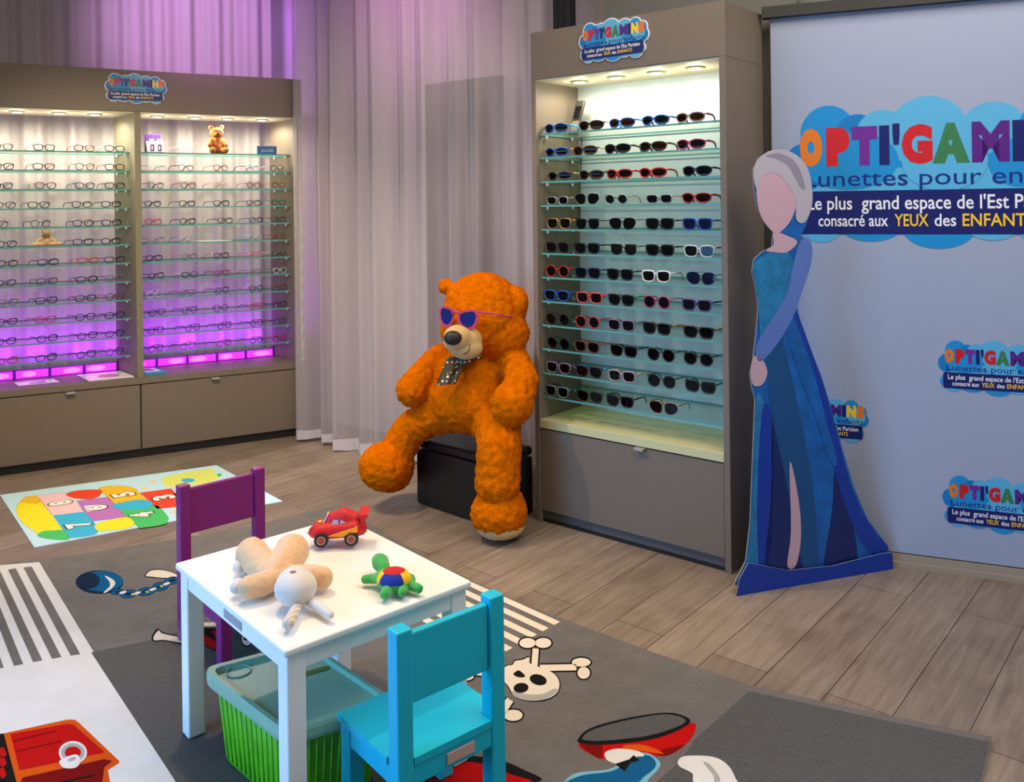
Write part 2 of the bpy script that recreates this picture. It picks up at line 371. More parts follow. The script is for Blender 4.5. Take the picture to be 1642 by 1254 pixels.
class Cab:
    def __init__(s, o, A, D): s.o, s.A, s.D = o, A, D; s.dn = D.normalized()
    def P(s, a, d, z): q = s.o+s.A*a+s.D*d; return Vector((q.x, q.y, z))
    def blk(s, mb, a0, a1, d0, d1, z0, z1, mi=0):
        mb.hexa([s.P(a0, d0, z0), s.P(a1, d0, z0), s.P(a1, d1, z0), s.P(a0, d1, z0)],
                [s.P(a0, d0, z1), s.P(a1, d0, z1), s.P(a1, d1, z1), s.P(a0, d1, z1)], mi)
def cabinet(cab, root, uprights, tops, lamps, d_shelf, back, foot_h, handle_a, top_z):
    def part(name, blocks, m, parent=root, bevel=0.0):
        mb = MB()
        for b in blocks: cab.blk(mb, *b)
        return put(name, mb, m, parent, bevel=bevel)
    a0, a1 = uprights[0][0], uprights[-1][1]
    part('header', [(a0, a1, 0.0, 1.0, HEAD+0.006, top_z)], M_TAUPE, bevel=0.002)
    for k, (u0, u1) in enumerate(uprights):
        outer = k in (0, len(uprights)-1)
        part('side_panel', [(u0, u1, 0.012 if not outer else 0.0, 1.0, 0.0 if outer else SLAB, HEAD+0.006)], M_TAUPE if outer else M_TAUPE_IN, bevel=0.0015)
    part('counter', [(uprights[0][1], uprights[-1][0], 0.0, 1.0, SLAB-0.036, SLAB)], [M_TAUPE if back is None else mat('pale_counter', (204, 200, 150), 0.35)], bevel=0.0015)
    part('plinth', [(uprights[0][1], uprights[-1][0], 0.06, 0.95, 0.0, foot_h+0.02)], M_BLACK if back is None else mat('grey_plinth', (96, 92, 90), 0.5))
    part('carcass', [(uprights[0][1], uprights[-1][0], 0.08, 0.97, foot_h+0.02, SLAB-0.036)], M_TAUPE)
    for k in range(len(uprights)-1):
        u0, u1 = uprights[k][1], uprights[k+1][0]
        s0 = u0 if k == 0 else (uprights[k][0]+uprights[k][1])/2+0.0015
        s1 = u1 if k == len(uprights)-2 else (uprights[k+1][0]+uprights[k+1][1])/2-0.0015
        d = part('drawer', [(s0+0.003, s1-0.003, 0.015, 0.07, foot_h, SLAB-0.042)], M_TAUPE, bevel=0.0012)
        h = handle_a[k]; mb = MB()
        cab.blk(mb, h-0.022, h+0.022, -0.055, 0.02, SLAB-0.044, SLAB-0.039)
        cab.blk(mb, h-0.022, h+0.022, -0.055, -0.045, SLAB-0.05, SLAB-0.039)
        put('handle', mb, M_CHROME, d, bevel=0.001)
        part('soffit', [(u0, u1, 0.02, 0.98, HEAD, HEAD+0.006)], M_SOFFIT)
        for la in lamps[k]:
            c = cab.P(la, 0.42, HEAD); mb = MB(); mb.disc(c, (0, 0, -1), 0.040, 0.006, n=28)
            r = put('downlight', mb, M_RING, root)
            mb = MB(); mb.disc(c-UP*0.006, (0, 0, -1), 0.026, 0.002, n=24); put('diffuser', mb, M_LAMP, r)
            lamp('cabinet_downlight', 'SPOT', c-UP*0.015, DOWN_E*(2.3 if back is None else 1.0), (1.0, 0.93, 0.74), c+cab.dn.to_3d()*0.08-UP*1.0, 0.02, angle=177, blend=0.45)
            lamp('cabinet_downlight_spill', 'POINT', c-UP*0.045, 0.5, (1.0, 0.93, 0.74), None, 0.03)
        for z in tops:
            mb = MB(); lo = [cab.P(u0+0.004, d_shelf, z-0.008), cab.P(u1-0.004, d_shelf, z-0.008), cab.P(u1-0.004, 0.93, z-0.008), cab.P(u0+0.004, 0.93, z-0.008)]
            hi = [v+UP*0.008 for v in lo]
            mb.add(lo+hi, [(3, 2, 1, 0), (4, 5, 6, 7)], 0); mb.add(lo+hi, [(0, 1, 5, 4), (1, 2, 6, 5), (2, 3, 7, 6), (3, 0, 4, 7)], 1)
            sh = put('shelf', mb, [M_GLASS, M_EDGE], root)
            for a in (u0+0.012, u1-0.012):
                for d in (d_shelf+0.12, 0.75):
                    mb = MB(); mb.disc(cab.P(a, d, z-0.008), (0, 0, -1), 0.006, 0.012, n=10)
                    put('shelf_pin', mb, M_PIN, sh)
    return part
DOWN_E = 3.4
LC = Cab(L0, LA, LD); RC = Cab(R0, RA, RD)
lw = (L1-L0).length
div = along(223.5, 400, L0, LA); tl = 0.034
rend = lw
pitch = rend-div
root = thing('display_cabinet', 'long taupe eyeglass cabinet of two bays with glass shelves over drawers, glowing purple', 'cabinet', v3(L0))
ups = [(div-pitch-0.012, div-pitch+tl-0.012), (div-tl/2, div+tl/2), (rend-tl, rend)]
lampsL = [[along(x, 184, LC.o+LC.D*0.42, LA) for x in (-60, 27, 95, 152)], [along(x, 184, LC.o+LC.D*0.42, LA) for x in (252, 312, 365, 420)]]
part = cabinet(LC, root, ups, Z, lampsL, 0.22, None, 0.05, [along(112, 626, L0, LA), along(344, 602, L0, LA)], TOP)
# slotted upright at the front right end
mb = MB(); LC.blk(mb, rend-0.020, rend-0.002, -0.02, 0.0, SLAB+0.012, HEAD-0.004)
for i in range(15):
    z0 = SLAB+0.03+i*0.1
    LC.blk(mb, rend-0.014, rend-0.008, -0.026, -0.019, z0, z0+0.07, 1)
put('slotted_upright', mb, [mat('pale_metal', (205, 200, 200), 0.4), mat('slot_dark', (88, 80, 84), 0.5)], root)
# the purple light bar at the bottom of the open back
LD3_ = v3(LD)
M_LED = glow('purple_light_bar', (220, 40, 255), 2.0); M_LEDHOT = glow('purple_light_hot', (255, 88, 255), 2.6)
for k in range(2):
    u0, u1 = ups[k][1]+0.004, ups[k+1][0]-0.004; w = u1-u0
    mb = MB(); LC.blk(mb, u0, u1, 0.90, 0.97, SLAB, SLAB+0.052)
    bar = put('light_bar', mb, mat('purple_housing', (120, 30, 190), 0.5), root)
    mb = MB()
    for j in range(5):
        LC.blk(mb, u0+w*(j+0.04)/5, u0+w*(j+0.94)/5, 0.888, 0.90, SLAB+0.006, SLAB+0.048, 0)
        jc, jw = ((.30, .22), (.55, .30), (.40, .20), (.62, .26), (.35, .28))[(j+k*2) % 5]
        mb.prism([LC.P(u0+w*(j+jc+jw*math.cos(q*PI/12))/5, 0.884, SLAB+0.027+0.016*math.sin(q*PI/12)) for q in range(24)], LD3_*-0.002, 1)
    put('light_lens', mb, [M_LED, M_LEDHOT], bar)
    c = LC.P((u0+u1)/2, 1.08, SLAB+0.06)
    l = lamp('purple_light', 'AREA', c, 5.5, (0.40, 0.012, 0.95), c+UP*1.0+LC.dn.to_3d()*0.12, w, 0.05)
    l.rotation_euler = (Matrix.Rotation(math.atan2(LA.y, LA.x), 4, 'Z') @ Matrix.Rotation(math.radians(172), 4, 'X')).to_euler()

rw = (R1-R0).length; tr = 0.026
rootR = thing('display_cabinet', 'tall narrow taupe sunglasses cabinet with lit glass shelves behind the orange bear', 'cabinet', v3(R0))
upsR = [(0.0, tr), (rw-tr, rw)]
lampsR = [[along(x, y, RC.o+RC.D*0.42, RA) for x, y in ((929, 132), (988, 125), (1052, 118), (1115, 111))]]
partR = cabinet(RC, rootR, upsR, ZR, lampsR, 0.06, True, 0.052, [along(1027, 716, R0, RA)], 2.19)
partR('back_panel', [(tr, rw-tr, 0.955, 1.0, SLAB, HEAD)], mat('white_gloss_panel', (206, 217, 210), 0.22, coat=0.6))
mb = MB(); RC.blk(mb, 0.03, rw-0.03, 0.03, 0.06, 0.0, 0.012); put('seal_strip', mb, M_BLACK, rootR)
for d in (0.06, 0.9):
    mb = MB(); mb.disc(RC.P(rw-0.013, d, 0.0), (0, 0, 1), 0.016, 0.006)
    put('foot', mb, M_METAL, rootR)

# ================================================================== CURTAINS
def curtain(name, label, path, zt, m, waves, hem=0.06, clear=None, flare=0.0):
    P = [Vector(p) for p in path]; seg = [(P[i+1]-P[i]).length for i in range(len(P)-1)]; Ltot = sum(seg)
    def pos(s):
        for i, g in enumerate(seg):
            if s <= g or i == len(seg)-1:
                d = (P[i+1]-P[i]).normalized(); return P[i]+d*s, Vector((d.y, -d.x))
            s -= g
    n = int(Ltot/0.012); nz = 16; z0 = 0.012
    root = thing(name, label, 'curtain', v3(P[0]))
    def strip(zs):
        vs, fs = [], []
        for z in zs:
            for i in range(n+1):
                s = Ltot*i/n; q, nn = pos(s); d = sum(a*math.sin(2*PI*s/w+ph+drift*z) for a, w, ph, drift in waves)*(1+flare*(1-z/3.0))
                zz = z+(0.012*math.sin(s*9) if z < 0.05 else 0)
                vs.append(v3(q+nn*d, max(0.003, zz)))
        for j in range(len(zs)-1):
            for i in range(n): k = j*(n+1)+i; fs.append((k, k+1, k+n+2, k+n+1))
        mb = MB(); mb.add(vs, fs, 0, True); return mb
    put('drape', strip([z0+hem+(zt-z0-hem)*j/nz for j in range(nz+1)]), m, root)
    put('hem', strip([z0, z0+hem*0.5, z0+hem]), mat('hem_cloth', (196, 188, 190), 0.9), root)
    return root
M_SHEER = cloth('sheer_curtain', (216, 208, 204), 0.16, 0.28)
M_SHEER2 = cloth('sheer_curtain_pale', (203, 194, 196), 0.40, 0.30)
cl0 = L0+LD+LD.normalized()*0.16
curtain('sheer_curtain', 'pale sheer curtain hanging behind the eyeglass cabinet, washed purple at its foot', [cl0-LA*1.2, cl0+LA*(lw+0.06)], 3.1, M_SHEER,
        [(0.030, 0.21, 0.4, 0.05), (0.016, 0.085, 1.0, 0.1), (0.010, 0.47, 2.0, 0)])
curtain('sheer_curtain', 'long grey white sheer curtain hanging in folds beside the seated orange bear', [(-1.30, 5.335), (-0.80, 4.93), (-0.02, 4.44), (0.26, 4.36)], 3.1, M_SHEER2,
        [(0.028, 0.17, 0.2, 0.04), (0.018, 0.33, 1.3, 0.0), (0.008, 0.07, 0.6, 0.15)], flare=0.25)

# ================================================================== SHOP LOGO (signs and banner)
def logo_mats(k=1.0):
    return [mat('logo_white', (235, 235, 235), 0.4), mat('logo_sky', (84, 172, 212), 0.4), mat('logo_blue', (14, 138, 200), 0.4),
            mat('logo_mid', (0, 118, 186), 0.4), mat('logo_navy', (8, 20, 96), 0.4), mat('logo_orange', (226, 118, 20), 0.4),
            mat('logo_red', (200, 22, 32), 0.4), mat('logo_purple', (108, 34, 140), 0.4), mat('logo_green', (52, 120, 72), 0.4),
            mat('logo_violet', (84, 20, 124), 0.4), mat('logo_yellow', (250, 200, 20), 0.4), mat('logo_text_blue', (0, 40, 124), 0.4)]
CLOUDS = [  # x, y, radius x, radius y, colour: unit width drawing
    (.50, .27, .44, .085, 2), (.50, .20, .44, .085, 1), (.075, .29, .072, .085, 3), (.155, .405, .092, .10, 2), (.25, .40, .07, .07, 3), (.33, .41, .08, .07, 1),
    (.47, .395, .125, .125, 1), (.665, .405, .095, .085, 1), (.815, .40, .078, .085, 2), (.915, .36, .06, .07, 2), (.935, .27, .06, .07, 3),
    (.13, .085, .07, .06, 1), (.07, .12, .05, .055, 2), (.29, .085, .10, .055, 2), (.50, .075, .11, .068, 2), (.66, .085, .08, .05, 1),
    (.82, .075, .085, .062, 1), (.90, .12, .045, .05, 2), (.22, .31, .16, .10, 2), (.52, .30, .13, .10, 1), (.75, .29, .10, .08, 2), (.87, .30, .09, .09, 1)]
LETTERS = [('O', .060, .076, 5), ('P', .148, .078, 6), ('T', .232, .082, 7), ('I', .320, .032, 4), ("'", .362, .022, 4), ('G', .390, .095, 6),
           ('A', .484, .112, 8), ('M', .602, .110, 9), ('I', .720, .038, 4), ('N', .766, .098, 10), ('S', .872, .082, 5)]
def logo(o, R, U, N, w, parent, printed=False):
    o, R, U, N = Vector(o), Vector(R), Vector(U), Vector(N)
    P = lambda x, y, n=0.0: o+R*(x*w)+U*(y*w)+N*n
    M = logo_mats(); e = 0.0001 if printed else 0.0002; base = e if printed else 0.005
    ell = lambda c, g=0.0, n=36: [(c[0]+math.cos(2*PI*i/n)*(c[2]+g), c[1]+math.sin(2*PI*i/n)*(c[3]+g)) for i in range(n)]
    if not printed:
        mb = MB()
        for c in CLOUDS: mb.prism([P(x, y) for x, y in ell(c, .014)], N*base, 0)
        put('backing', mb, M, parent)
    mb = MB()
    for i, c in enumerate(CLOUDS):
        mb.add([P(x, y, base+e*(i+1)) for x, y in ell(c)], [tuple(range(36))], c[4])
    art = put('cloud', mb, M, parent)
    z = base+e*(len(CLOUDS)+2)
    x0, x1, y0, y1, r = .045, .930, .055, .205, .022
    if not printed or w < 0.6: rr = r
    else: rr = .002
    pts = []
    for cx, cy, a in ((x1-rr, y1-rr, 0), (x0+rr, y1-rr, 90), (x0+rr, y0+rr, 180), (x1-rr, y0+rr, 270)):
        pts += [P(cx+rr*math.cos(math.radians(a+k*18)), cy+rr*math.sin(math.radians(a+k*18)), z) for k in range(6)]
    mb = MB(); mb.prism(pts, N*e, 4)
    host = art if printed else parent
    bar = put('slogan_bar', mb, M, host)
    mb = MB(); zl = z+e*3
    write(mb, 'Le plus  grand espace de l\'Est Parisien', P(.085, .141, zl), R, U, .80*w, .046*w, .012, 0)
    for s, xa, wd, c in (('consacré aux', .12, .225, 0), ('YEUX', .365, .105, 10), ('des', .488, .065, 0), ('ENFANTS', .572, .205, 10)):
        write(mb, s, P(xa, .083, zl), R, U, wd*w, (.041 if s != 'des' else .041)*w, .012, c)
    put('slogan_lettering', mb, M, bar if not printed else host)
    mb = MB(); write(mb, 'Lunettes pour enfants', P(.075, .222, z), R, U, .86*w, .056*w, .002, 11)
    put('tagline_lettering', mb, M, host)
    mb = MB()
    for s, xa, wd, c in LETTERS:
        y, h = (.292, .135) if s != "'" else (.36, .072)
        write(mb, s, P(xa, y, z+e), R, U, wd*w, h*w, {'G': .072, 'M': .055, 'S': .085, 'N': .07}.get(s, .11), c, full=True)
    put('name_lettering', mb, M, host)
def cab_sign(cab, x, y, label, w):
    a = along(x, y, cab.o, cab.A); n = Vector((cab.A.y, -cab.A.x, 0)); p = cab.P(a, 0, 0)
    z = deep(x, y, p.y).z
    t = thing('shop_sign', label, 'sign', Vector((p.x, p.y, z-0.26*w))+n*0.001)
    logo(t.location, v3(cab.A), UP, n, w, t)
    return t
def sign_from(cab, xl, xr, yb, label):
    a0, a1 = along(xl, yb, cab.o, cab.A), along(xr, yb, cab.o, cab.A); w = a1-a0; n = Vector((cab.A.y, -cab.A.x, 0))
    p = cab.P(a0, 0, 0); pm = cab.P((a0+a1)/2, 0, 0); z = deep((xl+xr)/2, yb, pm.y).z
    t = thing('shop_sign', label, 'sign', Vector((p.x, p.y, z))+n*0.0008)
    logo(t.location, v3(cab.A), UP, n, w, t)
sign_from(LC, 169, 267, 166, 'small cloud shaped shop sign on the header of the wide eyeglass cabinet')
sign_from(RC, 931, 1042, 98, 'small cloud shaped shop sign on the header of the sunglasses cabinet')

# ================================================================== BANNER
BN3 = Vector((BN.x, BN.y, 0)); BA3 = Vector((BA.x, BA.y, 0))
b0 = B0+BN*0.012+BA*0.03
ban = thing('banner', 'large shade-tinted white wall banner printed with colourful cloud logos behind the tall cutout', 'banner', v3(b0, 0.05))
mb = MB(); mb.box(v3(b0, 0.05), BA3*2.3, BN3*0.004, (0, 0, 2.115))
put('panel', mb, mat('shade_tinted_vinyl', (156, 165, 186), 0.32, spec=0.5), ban)  # white vinyl, its shade put into the blue-grey base colour
def on_banner(x, y):
    a = along(x, y, b0, BA); p = b0+BA*a; return a, deep(x, y, p.y).z
for x, y, w in ((1256, 398, 1.14), (1504, 628, .405), (1511, 843, .405)):
    a, z = on_banner(x, y); logo(v3(b0+BA*a, z-0.005)+BN3*0.0044, BA3, UP, BN3, w, ban, True)
a, z = on_banner(1390, 713); logo(v3(b0+BA*(a-.345), z)+BN3*0.0044, BA3, UP, BN3, .355, ban, True)

# ================================================================== STANDEE (plain figure in a long blue gown)
S0, S1 = V2(at(1178, 953)), V2(at(1428, 910)); SA = (S1-S0).normalized(); SN = Vector((SA.y, -SA.x)); SN3 = v3(SN)
def on_stand(x, y, n=0.0):
    a = along(x, y, S0, SA); p = S0+SA*a; q = deep(x, y, p.y); return q+SN3*n
stand = thing('cardboard_standee', 'life sized cardboard cutout of a plain figure in a long blue gown beside sunglasses cabinet', 'standee', v3(S0))
SM = [mat('print_blue', (6, 92, 168), 0.4, vary=0.35, scale=14), mat('print_royal', (4, 52, 152), 0.4), mat('print_deep', (6, 34, 96), 0.4),
      mat('print_teal', (24, 116, 168), 0.4, vary=0.3, scale=22), mat('print_sleeve', (86, 116, 186), 0.4), mat('print_skin', (196, 160, 172), 0.45),
      mat('print_hair', (178, 172, 182), 0.45), mat('card_back', (150, 140, 125), 0.7), mat('print_mid', (8, 74, 128), 0.4), mat('print_sky', (26, 128, 204), 0.4),
      mat('print_hair_line', (140, 134, 150), 0.45)]
sil = [(1177, 938), (1185, 922), (1196, 900), (1203, 840), (1207, 740), (1211, 640), (1206, 622), (1203, 600), (1208, 575), (1212, 540), (1216, 492), (1212, 462), (1206, 436), (1209, 416),
       (1222, 404), (1238, 396), (1240, 372), (1226, 356), (1214, 332), (1209, 300), (1207, 274), (1216, 254), (1234, 242), (1256, 240), (1278, 250), (1294, 270), (1301, 300), (1302, 330), (1294, 358), (1284, 378),
       (1296, 384), (1302, 404), (1298, 430), (1286, 466), (1278, 492), (1284, 516), (1300, 560), (1318, 606), (1336, 664), (1352, 724), (1370, 784), (1392, 834), (1424, 876), (1428, 892)]
mb = MB(); mb.prism([on_stand(x, y, -0.006) for x, y in sil], SN3*0.006, 0, side=7)
fig = put('cutout_panel', mb, SM, stand)
def patch(mb, pts, k, mi, sm=True):
    if sm: pts = [(p.x, p.y) for p in smooth_loop([Vector((x, y)) for x, y in pts], 4)]
    P = [on_stand(x, y, 0.0004*k) for x, y in pts]; mb.add(P, geometry.tessellate_polygon([P]), mi)
mb = MB()
patch(mb, [(1179, 936), (1196, 898), (1204, 840), (1208, 740), (1212, 640), (1222, 640), (1240, 700), (1242, 800), (1232, 900), (1200, 936)], 1, 3)
patch(mb, [(1222, 660), (1236, 660), (1240, 740), (1236, 880), (1218, 916), (1214, 800)], 2, 1)
patch(mb, [(1240, 640), (1262, 700), (1285, 800), (1300, 920), (1230, 922), (1236, 800)], 2, 2)
patch(mb, [(1340, 730), (1352, 760), (1368, 840), (1372, 910), (1322, 918), (1334, 820)], 2, 2)
patch(mb, [(1230, 520), (1246, 510), (1300, 760), (1310, 918), (1290, 920), (1262, 780), (1234, 640)], 3, 8)
patch(mb, [(1262, 500), (1276, 498), (1300, 560), (1318, 610), (1340, 690), (1368, 790), (1400, 850), (1424, 878), (1400, 892), (1362, 830), (1328, 720), (1296, 620)], 3, 1)
patch(mb, [(1256, 510), (1270, 506), (1302, 590), (1326, 680), (1342, 740), (1330, 738), (1304, 660), (1278, 590)], 4, 0)
patch(mb, [(1210, 420), (1236, 404), (1262, 404), (1276, 440), (1270, 480), (1250, 540), (1222, 560), (1216, 500), (1208, 440)], 5, 3)
patch(mb, [(1266, 740), (1280, 800), (1284, 860), (1276, 906), (1262, 906), (1268, 850)], 4, 5)
patch(mb, [(1284, 384), (1298, 386), (1302, 404), (1298, 430), (1286, 466), (1272, 506), (1248, 548), (1222, 578), (1212, 572), (1214, 548), (1238, 510), (1262, 468), (1272, 420)], 7, 4)
patch(mb, [(1208, 572), (1220, 574), (1230, 596), (1222, 616), (1208, 618), (1203, 600)], 7, 5)
patch(mb, [(1240, 372), (1262, 378), (1278, 388), (1262, 404), (1240, 404), (1228, 402), (1240, 392)], 6, 5)
patch(mb, [(1212, 300), (1216, 276), (1240, 266), (1264, 284), (1276, 320), (1268, 352), (1246, 374), (1228, 360), (1216, 336)], 7, 5)
patch(mb, [(1207, 276), (1216, 254), (1234, 242), (1256, 240), (1278, 250), (1294, 270), (1301, 300), (1301, 330), (1290, 356), (1276, 352), (1274, 318), (1258, 290), (1238, 276), (1220, 284), (1212, 302)], 9, 6)
patch(mb, [(1226, 250), (1250, 246), (1276, 262), (1290, 300), (1282, 300), (1264, 268), (1246, 256)], 10, 10)
put('printed_figure', mb, SM, fig)
mb = MB(); base = [(1176, 955), (1182, 925), (1196, 900), (1260, 912), (1330, 905), (1410, 885), (1426, 884), (1428, 911)]
mb.prism([on_stand(x, y, 0.012) for x, y in base], SN3*0.004, 1, side=7)
put('base_panel', mb, SM, stand)
mb = MB(); c = v3(S0+SA*0.36)-SN3*0.008
mb.prism([c+SA.to_3d()*0.0, c-SN3*0.20, c+UP*0.7], SA.to_3d()*0.004, 7); put('back_strut', mb, SM, stand)

# ================================================================== RUG
RM = [mat('rug_brown_grey', (122, 112, 106), 0.95, spec=0.1, vary=0.30, scale=9, bump=0.9, bscale=420, sheen=0.3),
      mat('rug_charcoal', (64, 65, 67), 0.95, spec=0.1, vary=0.55, scale=120, bump=1.0, bscale=380, sheen=0.3),
      mat('rug_white', (226, 222, 218), 0.95, spec=0.1, vary=0.05, scale=9, bump=0.4, bscale=900),
      mat('rug_cream', (232, 218, 198), 0.95, spec=0.1, bump=0.4, bscale=900),
      mat('rug_black', (24, 22, 22), 0.95, spec=0.1, bump=0.4, bscale=900), mat('rug_red', (190, 14, 12), 0.95, spec=0.1, bump=0.4, bscale=900),
      mat('rug_dark_red', (120, 10, 8), 0.95, spec=0.1, bump=0.4, bscale=900), mat('rug_orange', (214, 84, 14), 0.95, spec=0.1, bump=0.4, bscale=900),
      mat('rug_blue', (16, 92, 140), 0.95, spec=0.1, bump=0.4, bscale=900), mat('rug_navy', (20, 42, 66), 0.95, spec=0.1, bump=0.4, bscale=900),
      mat('rug_edge', (196, 184, 168), 0.9, spec=0.1), mat('rug_light_blue', (120, 180, 200), 0.95, spec=0.1, bump=0.4, bscale=900),
      mat('rug_light_grey', (170, 168, 165), 0.95, spec=0.1, bump=0.4, bscale=900), mat('rug_yellow', (220, 190, 60), 0.95, spec=0.1)]
RZ = 0.014
g = lambda x, y, k=0: at(x, y, RZ+0.00015*k)
farL = at(0, 912); fd = (at(0, 912)-at(286, 870)).normalized(); nr = at(1590, 1190); nd = (at(1575, 1254)-nr).normalized()
outline = [farL+fd*0.9, farL, at(286, 870), at(430, 842), at(545, 814), at(650, 880), at(755, 936), at(828, 969), at(905, 1000), at(1050, 1054), at(1200, 1106), at(1400, 1150), nr, nr+nd*0.5,
           Vector((0.75, 1.15, 0)), Vector((-1.2, 1.15, 0)), farL+fd*0.9+Vector((-.25, -1.4, 0))]
for p in outline: p.z = 0.001
rug = MB(); rug.prism(outline, (0, 0, RZ-0.001), 0, side=10)
def rp(pts, mi, k=1, sm=False, n=5):
    v = [Vector((x, y)) for x, y in pts]
    if sm: v = smooth_loop(v, n)
    P = [g(p.x, p.y, k) for p in v]; rug.add(P, geometry.tessellate_polygon([P]), mi)
def rw3(P, mi, k=1):
    P = [Vector((p[0], p[1], RZ+0.00015*k)) for p in P]; rug.add(P, geometry.tessellate_polygon([P]), mi)
def rell(x, y, rx, ry, mi, k, rot=0, n=28):
    c, s = math.cos(rot), math.sin(rot)
    rp([(x+c*rx*math.cos(2*PI*i/n)-s*ry*math.sin(2*PI*i/n), y+s*rx*math.cos(2*PI*i/n)+c*ry*math.sin(2*PI*i/n)) for i in range(n)], mi, k)
def rbar(x0, y0, x1, y1, r0, r1, mi, k):
    d = Vector((x1-x0, y1-y0)).normalized(); q = Vector((-d.y, d.x)); a, b = Vector((x0, y0)), Vector((x1, y1))
    rp([tuple(a+q*r0), tuple(b+q*r1), tuple(b-q*r1), tuple(a-q*r0)], mi, k)
def cr(pts, s, ox, oy): return [(x/s+ox, y/s+oy) for x, y in pts]
# pale block with the grey stripes
wl = at(63, 907); wdn = [at(146, 1045.6), at(282, 1254)]
d2 = (wdn[1]-wdn[0]).normalized()
rw3([wl, wdn[0], wdn[1], wdn[1]+d2*0.25, Vector((-1.15, 1.2, 0)), farL+fd*0.85+Vector((-.2, -1.2, 0)), farL+fd*0.85, farL], 2, 1)
for q in ([(170, 95), (125, 100), (380, 575), (432, 567)], [(85, 105), (42, 112), (280, 592), (330, 582)], [(0, 118), (-40, 120), (178, 610), (228, 600)], [(-45, 200), (-90, 205), (75, 630), (125, 620)], [(-95, 290), (-140, 300), (-30, 645), (20, 640)]):
    rp(cr(q, 3.352, 0, 880), 0, 2)
# charcoal blocks
rp([(146, 1046), (245, 1026), (290, 1012), (420, 985), (520, 962), (600, 1254), (690, 1600), (508, 1600), (282, 1254)], 1, 2)
rp([(1201, 1108), (1400, 1151), (1588, 1190), (1573, 1254), (1510, 1500), (800, 1500), (1053, 1254), (1091, 1220), (1113, 1187)], 1, 2)
# cream stripes beside the table
ea, eb = at(700, 908), at(905, 1000); e0 = (eb-ea).normalized(); en = Vector((e0.y, -e0.x, 0)); fa = at(811, 1052)
cut = (fa-eb)
for i in range(6):
    o1 = 0.022+i*0.058; w1 = 0.03
    k0, k1 = o1/abs(cut.dot(en)), (o1+w1)/abs(cut.dot(en))
    ra, rb = eb+cut*k0, eb+cut*k1
    rw3([ra, rb, rb-e0*0.72, ra-e0*0.72], 3, 1)
# ball and chain with the bony feet
rell(159.6, 933.5, 38.5, 19, 9, 2); rell(163, 932, 34, 16.5, 8, 3); rell(142, 931, 18, 13, 9, 4)
rp([(168, 923), (182, 930), (184, 938), (172, 949), (166, 950), (176, 940), (175, 932)], 2, 5, True)
for x, y, rx, ry in ((188, 949, 10, 4), (206, 952.5, 13, 6), (234, 948.6, 14, 6), (257, 940.6, 13, 6.5), (276, 930.7, 12, 6)):
    rell(x, y, rx+1, ry+1, 4, 2, -0.15); rell(x, y, rx, ry, 8, 3, -0.15); rell(x, y, rx*.5, ry*.42, 9, 4, -0.15)
for x, y in ((197, 950), (220, 951), (245, 945), (267, 936)): rell(x, y, 6, 2, 2, 5, -0.3)
for x, y in ((213, 953), (236, 949), (259, 940)): rell(x, y, 3, 1.4, 13, 6)
rp([(232, 924), (240, 914), (262, 913), (284, 920), (283, 927), (262, 928), (240, 926)], 4, 2, True); rp([(234, 923), (242, 915), (262, 914.5), (282, 920.5), (281, 926), (262, 926.5), (241, 924.5)], 3, 3, True)
rp([(243, 1022), (252, 1008), (262, 1014), (290, 1020), (310, 1024), (308, 1036), (286, 1032), (262, 1028), (248, 1029)], 4, 3, True)
rp([(246, 1022), (254, 1011), (261, 1016), (290, 1022), (308, 1026), (306, 1033), (286, 1030), (262, 1026), (249, 1027)], 3, 4, True)
rp([(312, 1000), (345, 998), (356, 1004), (330, 1004)], 3, 3, True)
rp([(312, 1008), (352, 1010), (372, 1030), (366, 1044), (340, 1042), (322, 1028)], 4, 3, True); rp([(316, 1018), (332, 1020), (356, 1036), (350, 1041), (334, 1037)], 5, 4, True); rp([(340, 1012), (352, 1014), (362, 1028), (350, 1026)], 5, 4, True)
rell(396, 1024, 10, 13, 4, 3); rell(396, 1024, 8.5, 11, 3, 4); rell(396, 1024, 6, 3, 4, 5)
# skull and crossbones
def bone(x0, y0, x1, y1, r, knobs, g_=0.0, mi=3, k=4):
    rbar(x0, y0, x1, y1, r+g_, r+g_, mi, k)
    for x, y, rx, ry in knobs: rell(x, y, rx+g_, ry+g_, mi, k)
BONES = [((857, 1068, 859, 1040, 5), [(846, 1031, 13, 8), (871, 1031, 13, 8)]), ((866, 1071, 924, 1070, 5), [(932, 1062, 15, 7), (936, 1079, 10, 9.5)]),
         ((818, 1122, 806, 1140, 6), [(823, 1147, 15, 9)]), ((805, 1080, 757, 1076, 6), [(748, 1068, 12, 8), (748, 1084, 12, 7)])]
for sg, mi, k in ((2.6, 4, 3), (0, 3, 5)):
    for (a, kn) in BONES: bone(*a, kn, sg, mi, k)
    head_ = [(838, 1058), (848, 1054), (850, 1064), (866, 1070), (888, 1080), (897, 1095), (892, 1112), (872, 1122), (844, 1122), (824, 1114), (815, 1100), (806, 1090), (803, 1078), (812, 1068), (822, 1066), (826, 1060)]
    cx, cy = 850, 1090
    rp([(cx+(x-cx)*(1+sg*.016), cy+(y-cy)*(1+sg*.024)) for x, y in head_], mi, k+1, True, 4)
rp([(824, 1116), (844, 1123), (872, 1122), (892, 1110), (890, 1104), (868, 1113), (842, 1113), (822, 1108)], 12, 7, True)
rell(863, 1090, 14, 8.5, 4, 8, 0.25); rell(835.5, 1103, 12, 8, 4, 8, -0.1); rp([(823, 1081), (831, 1075), (838, 1079), (842, 1085), (832, 1086)], 4, 8, True)
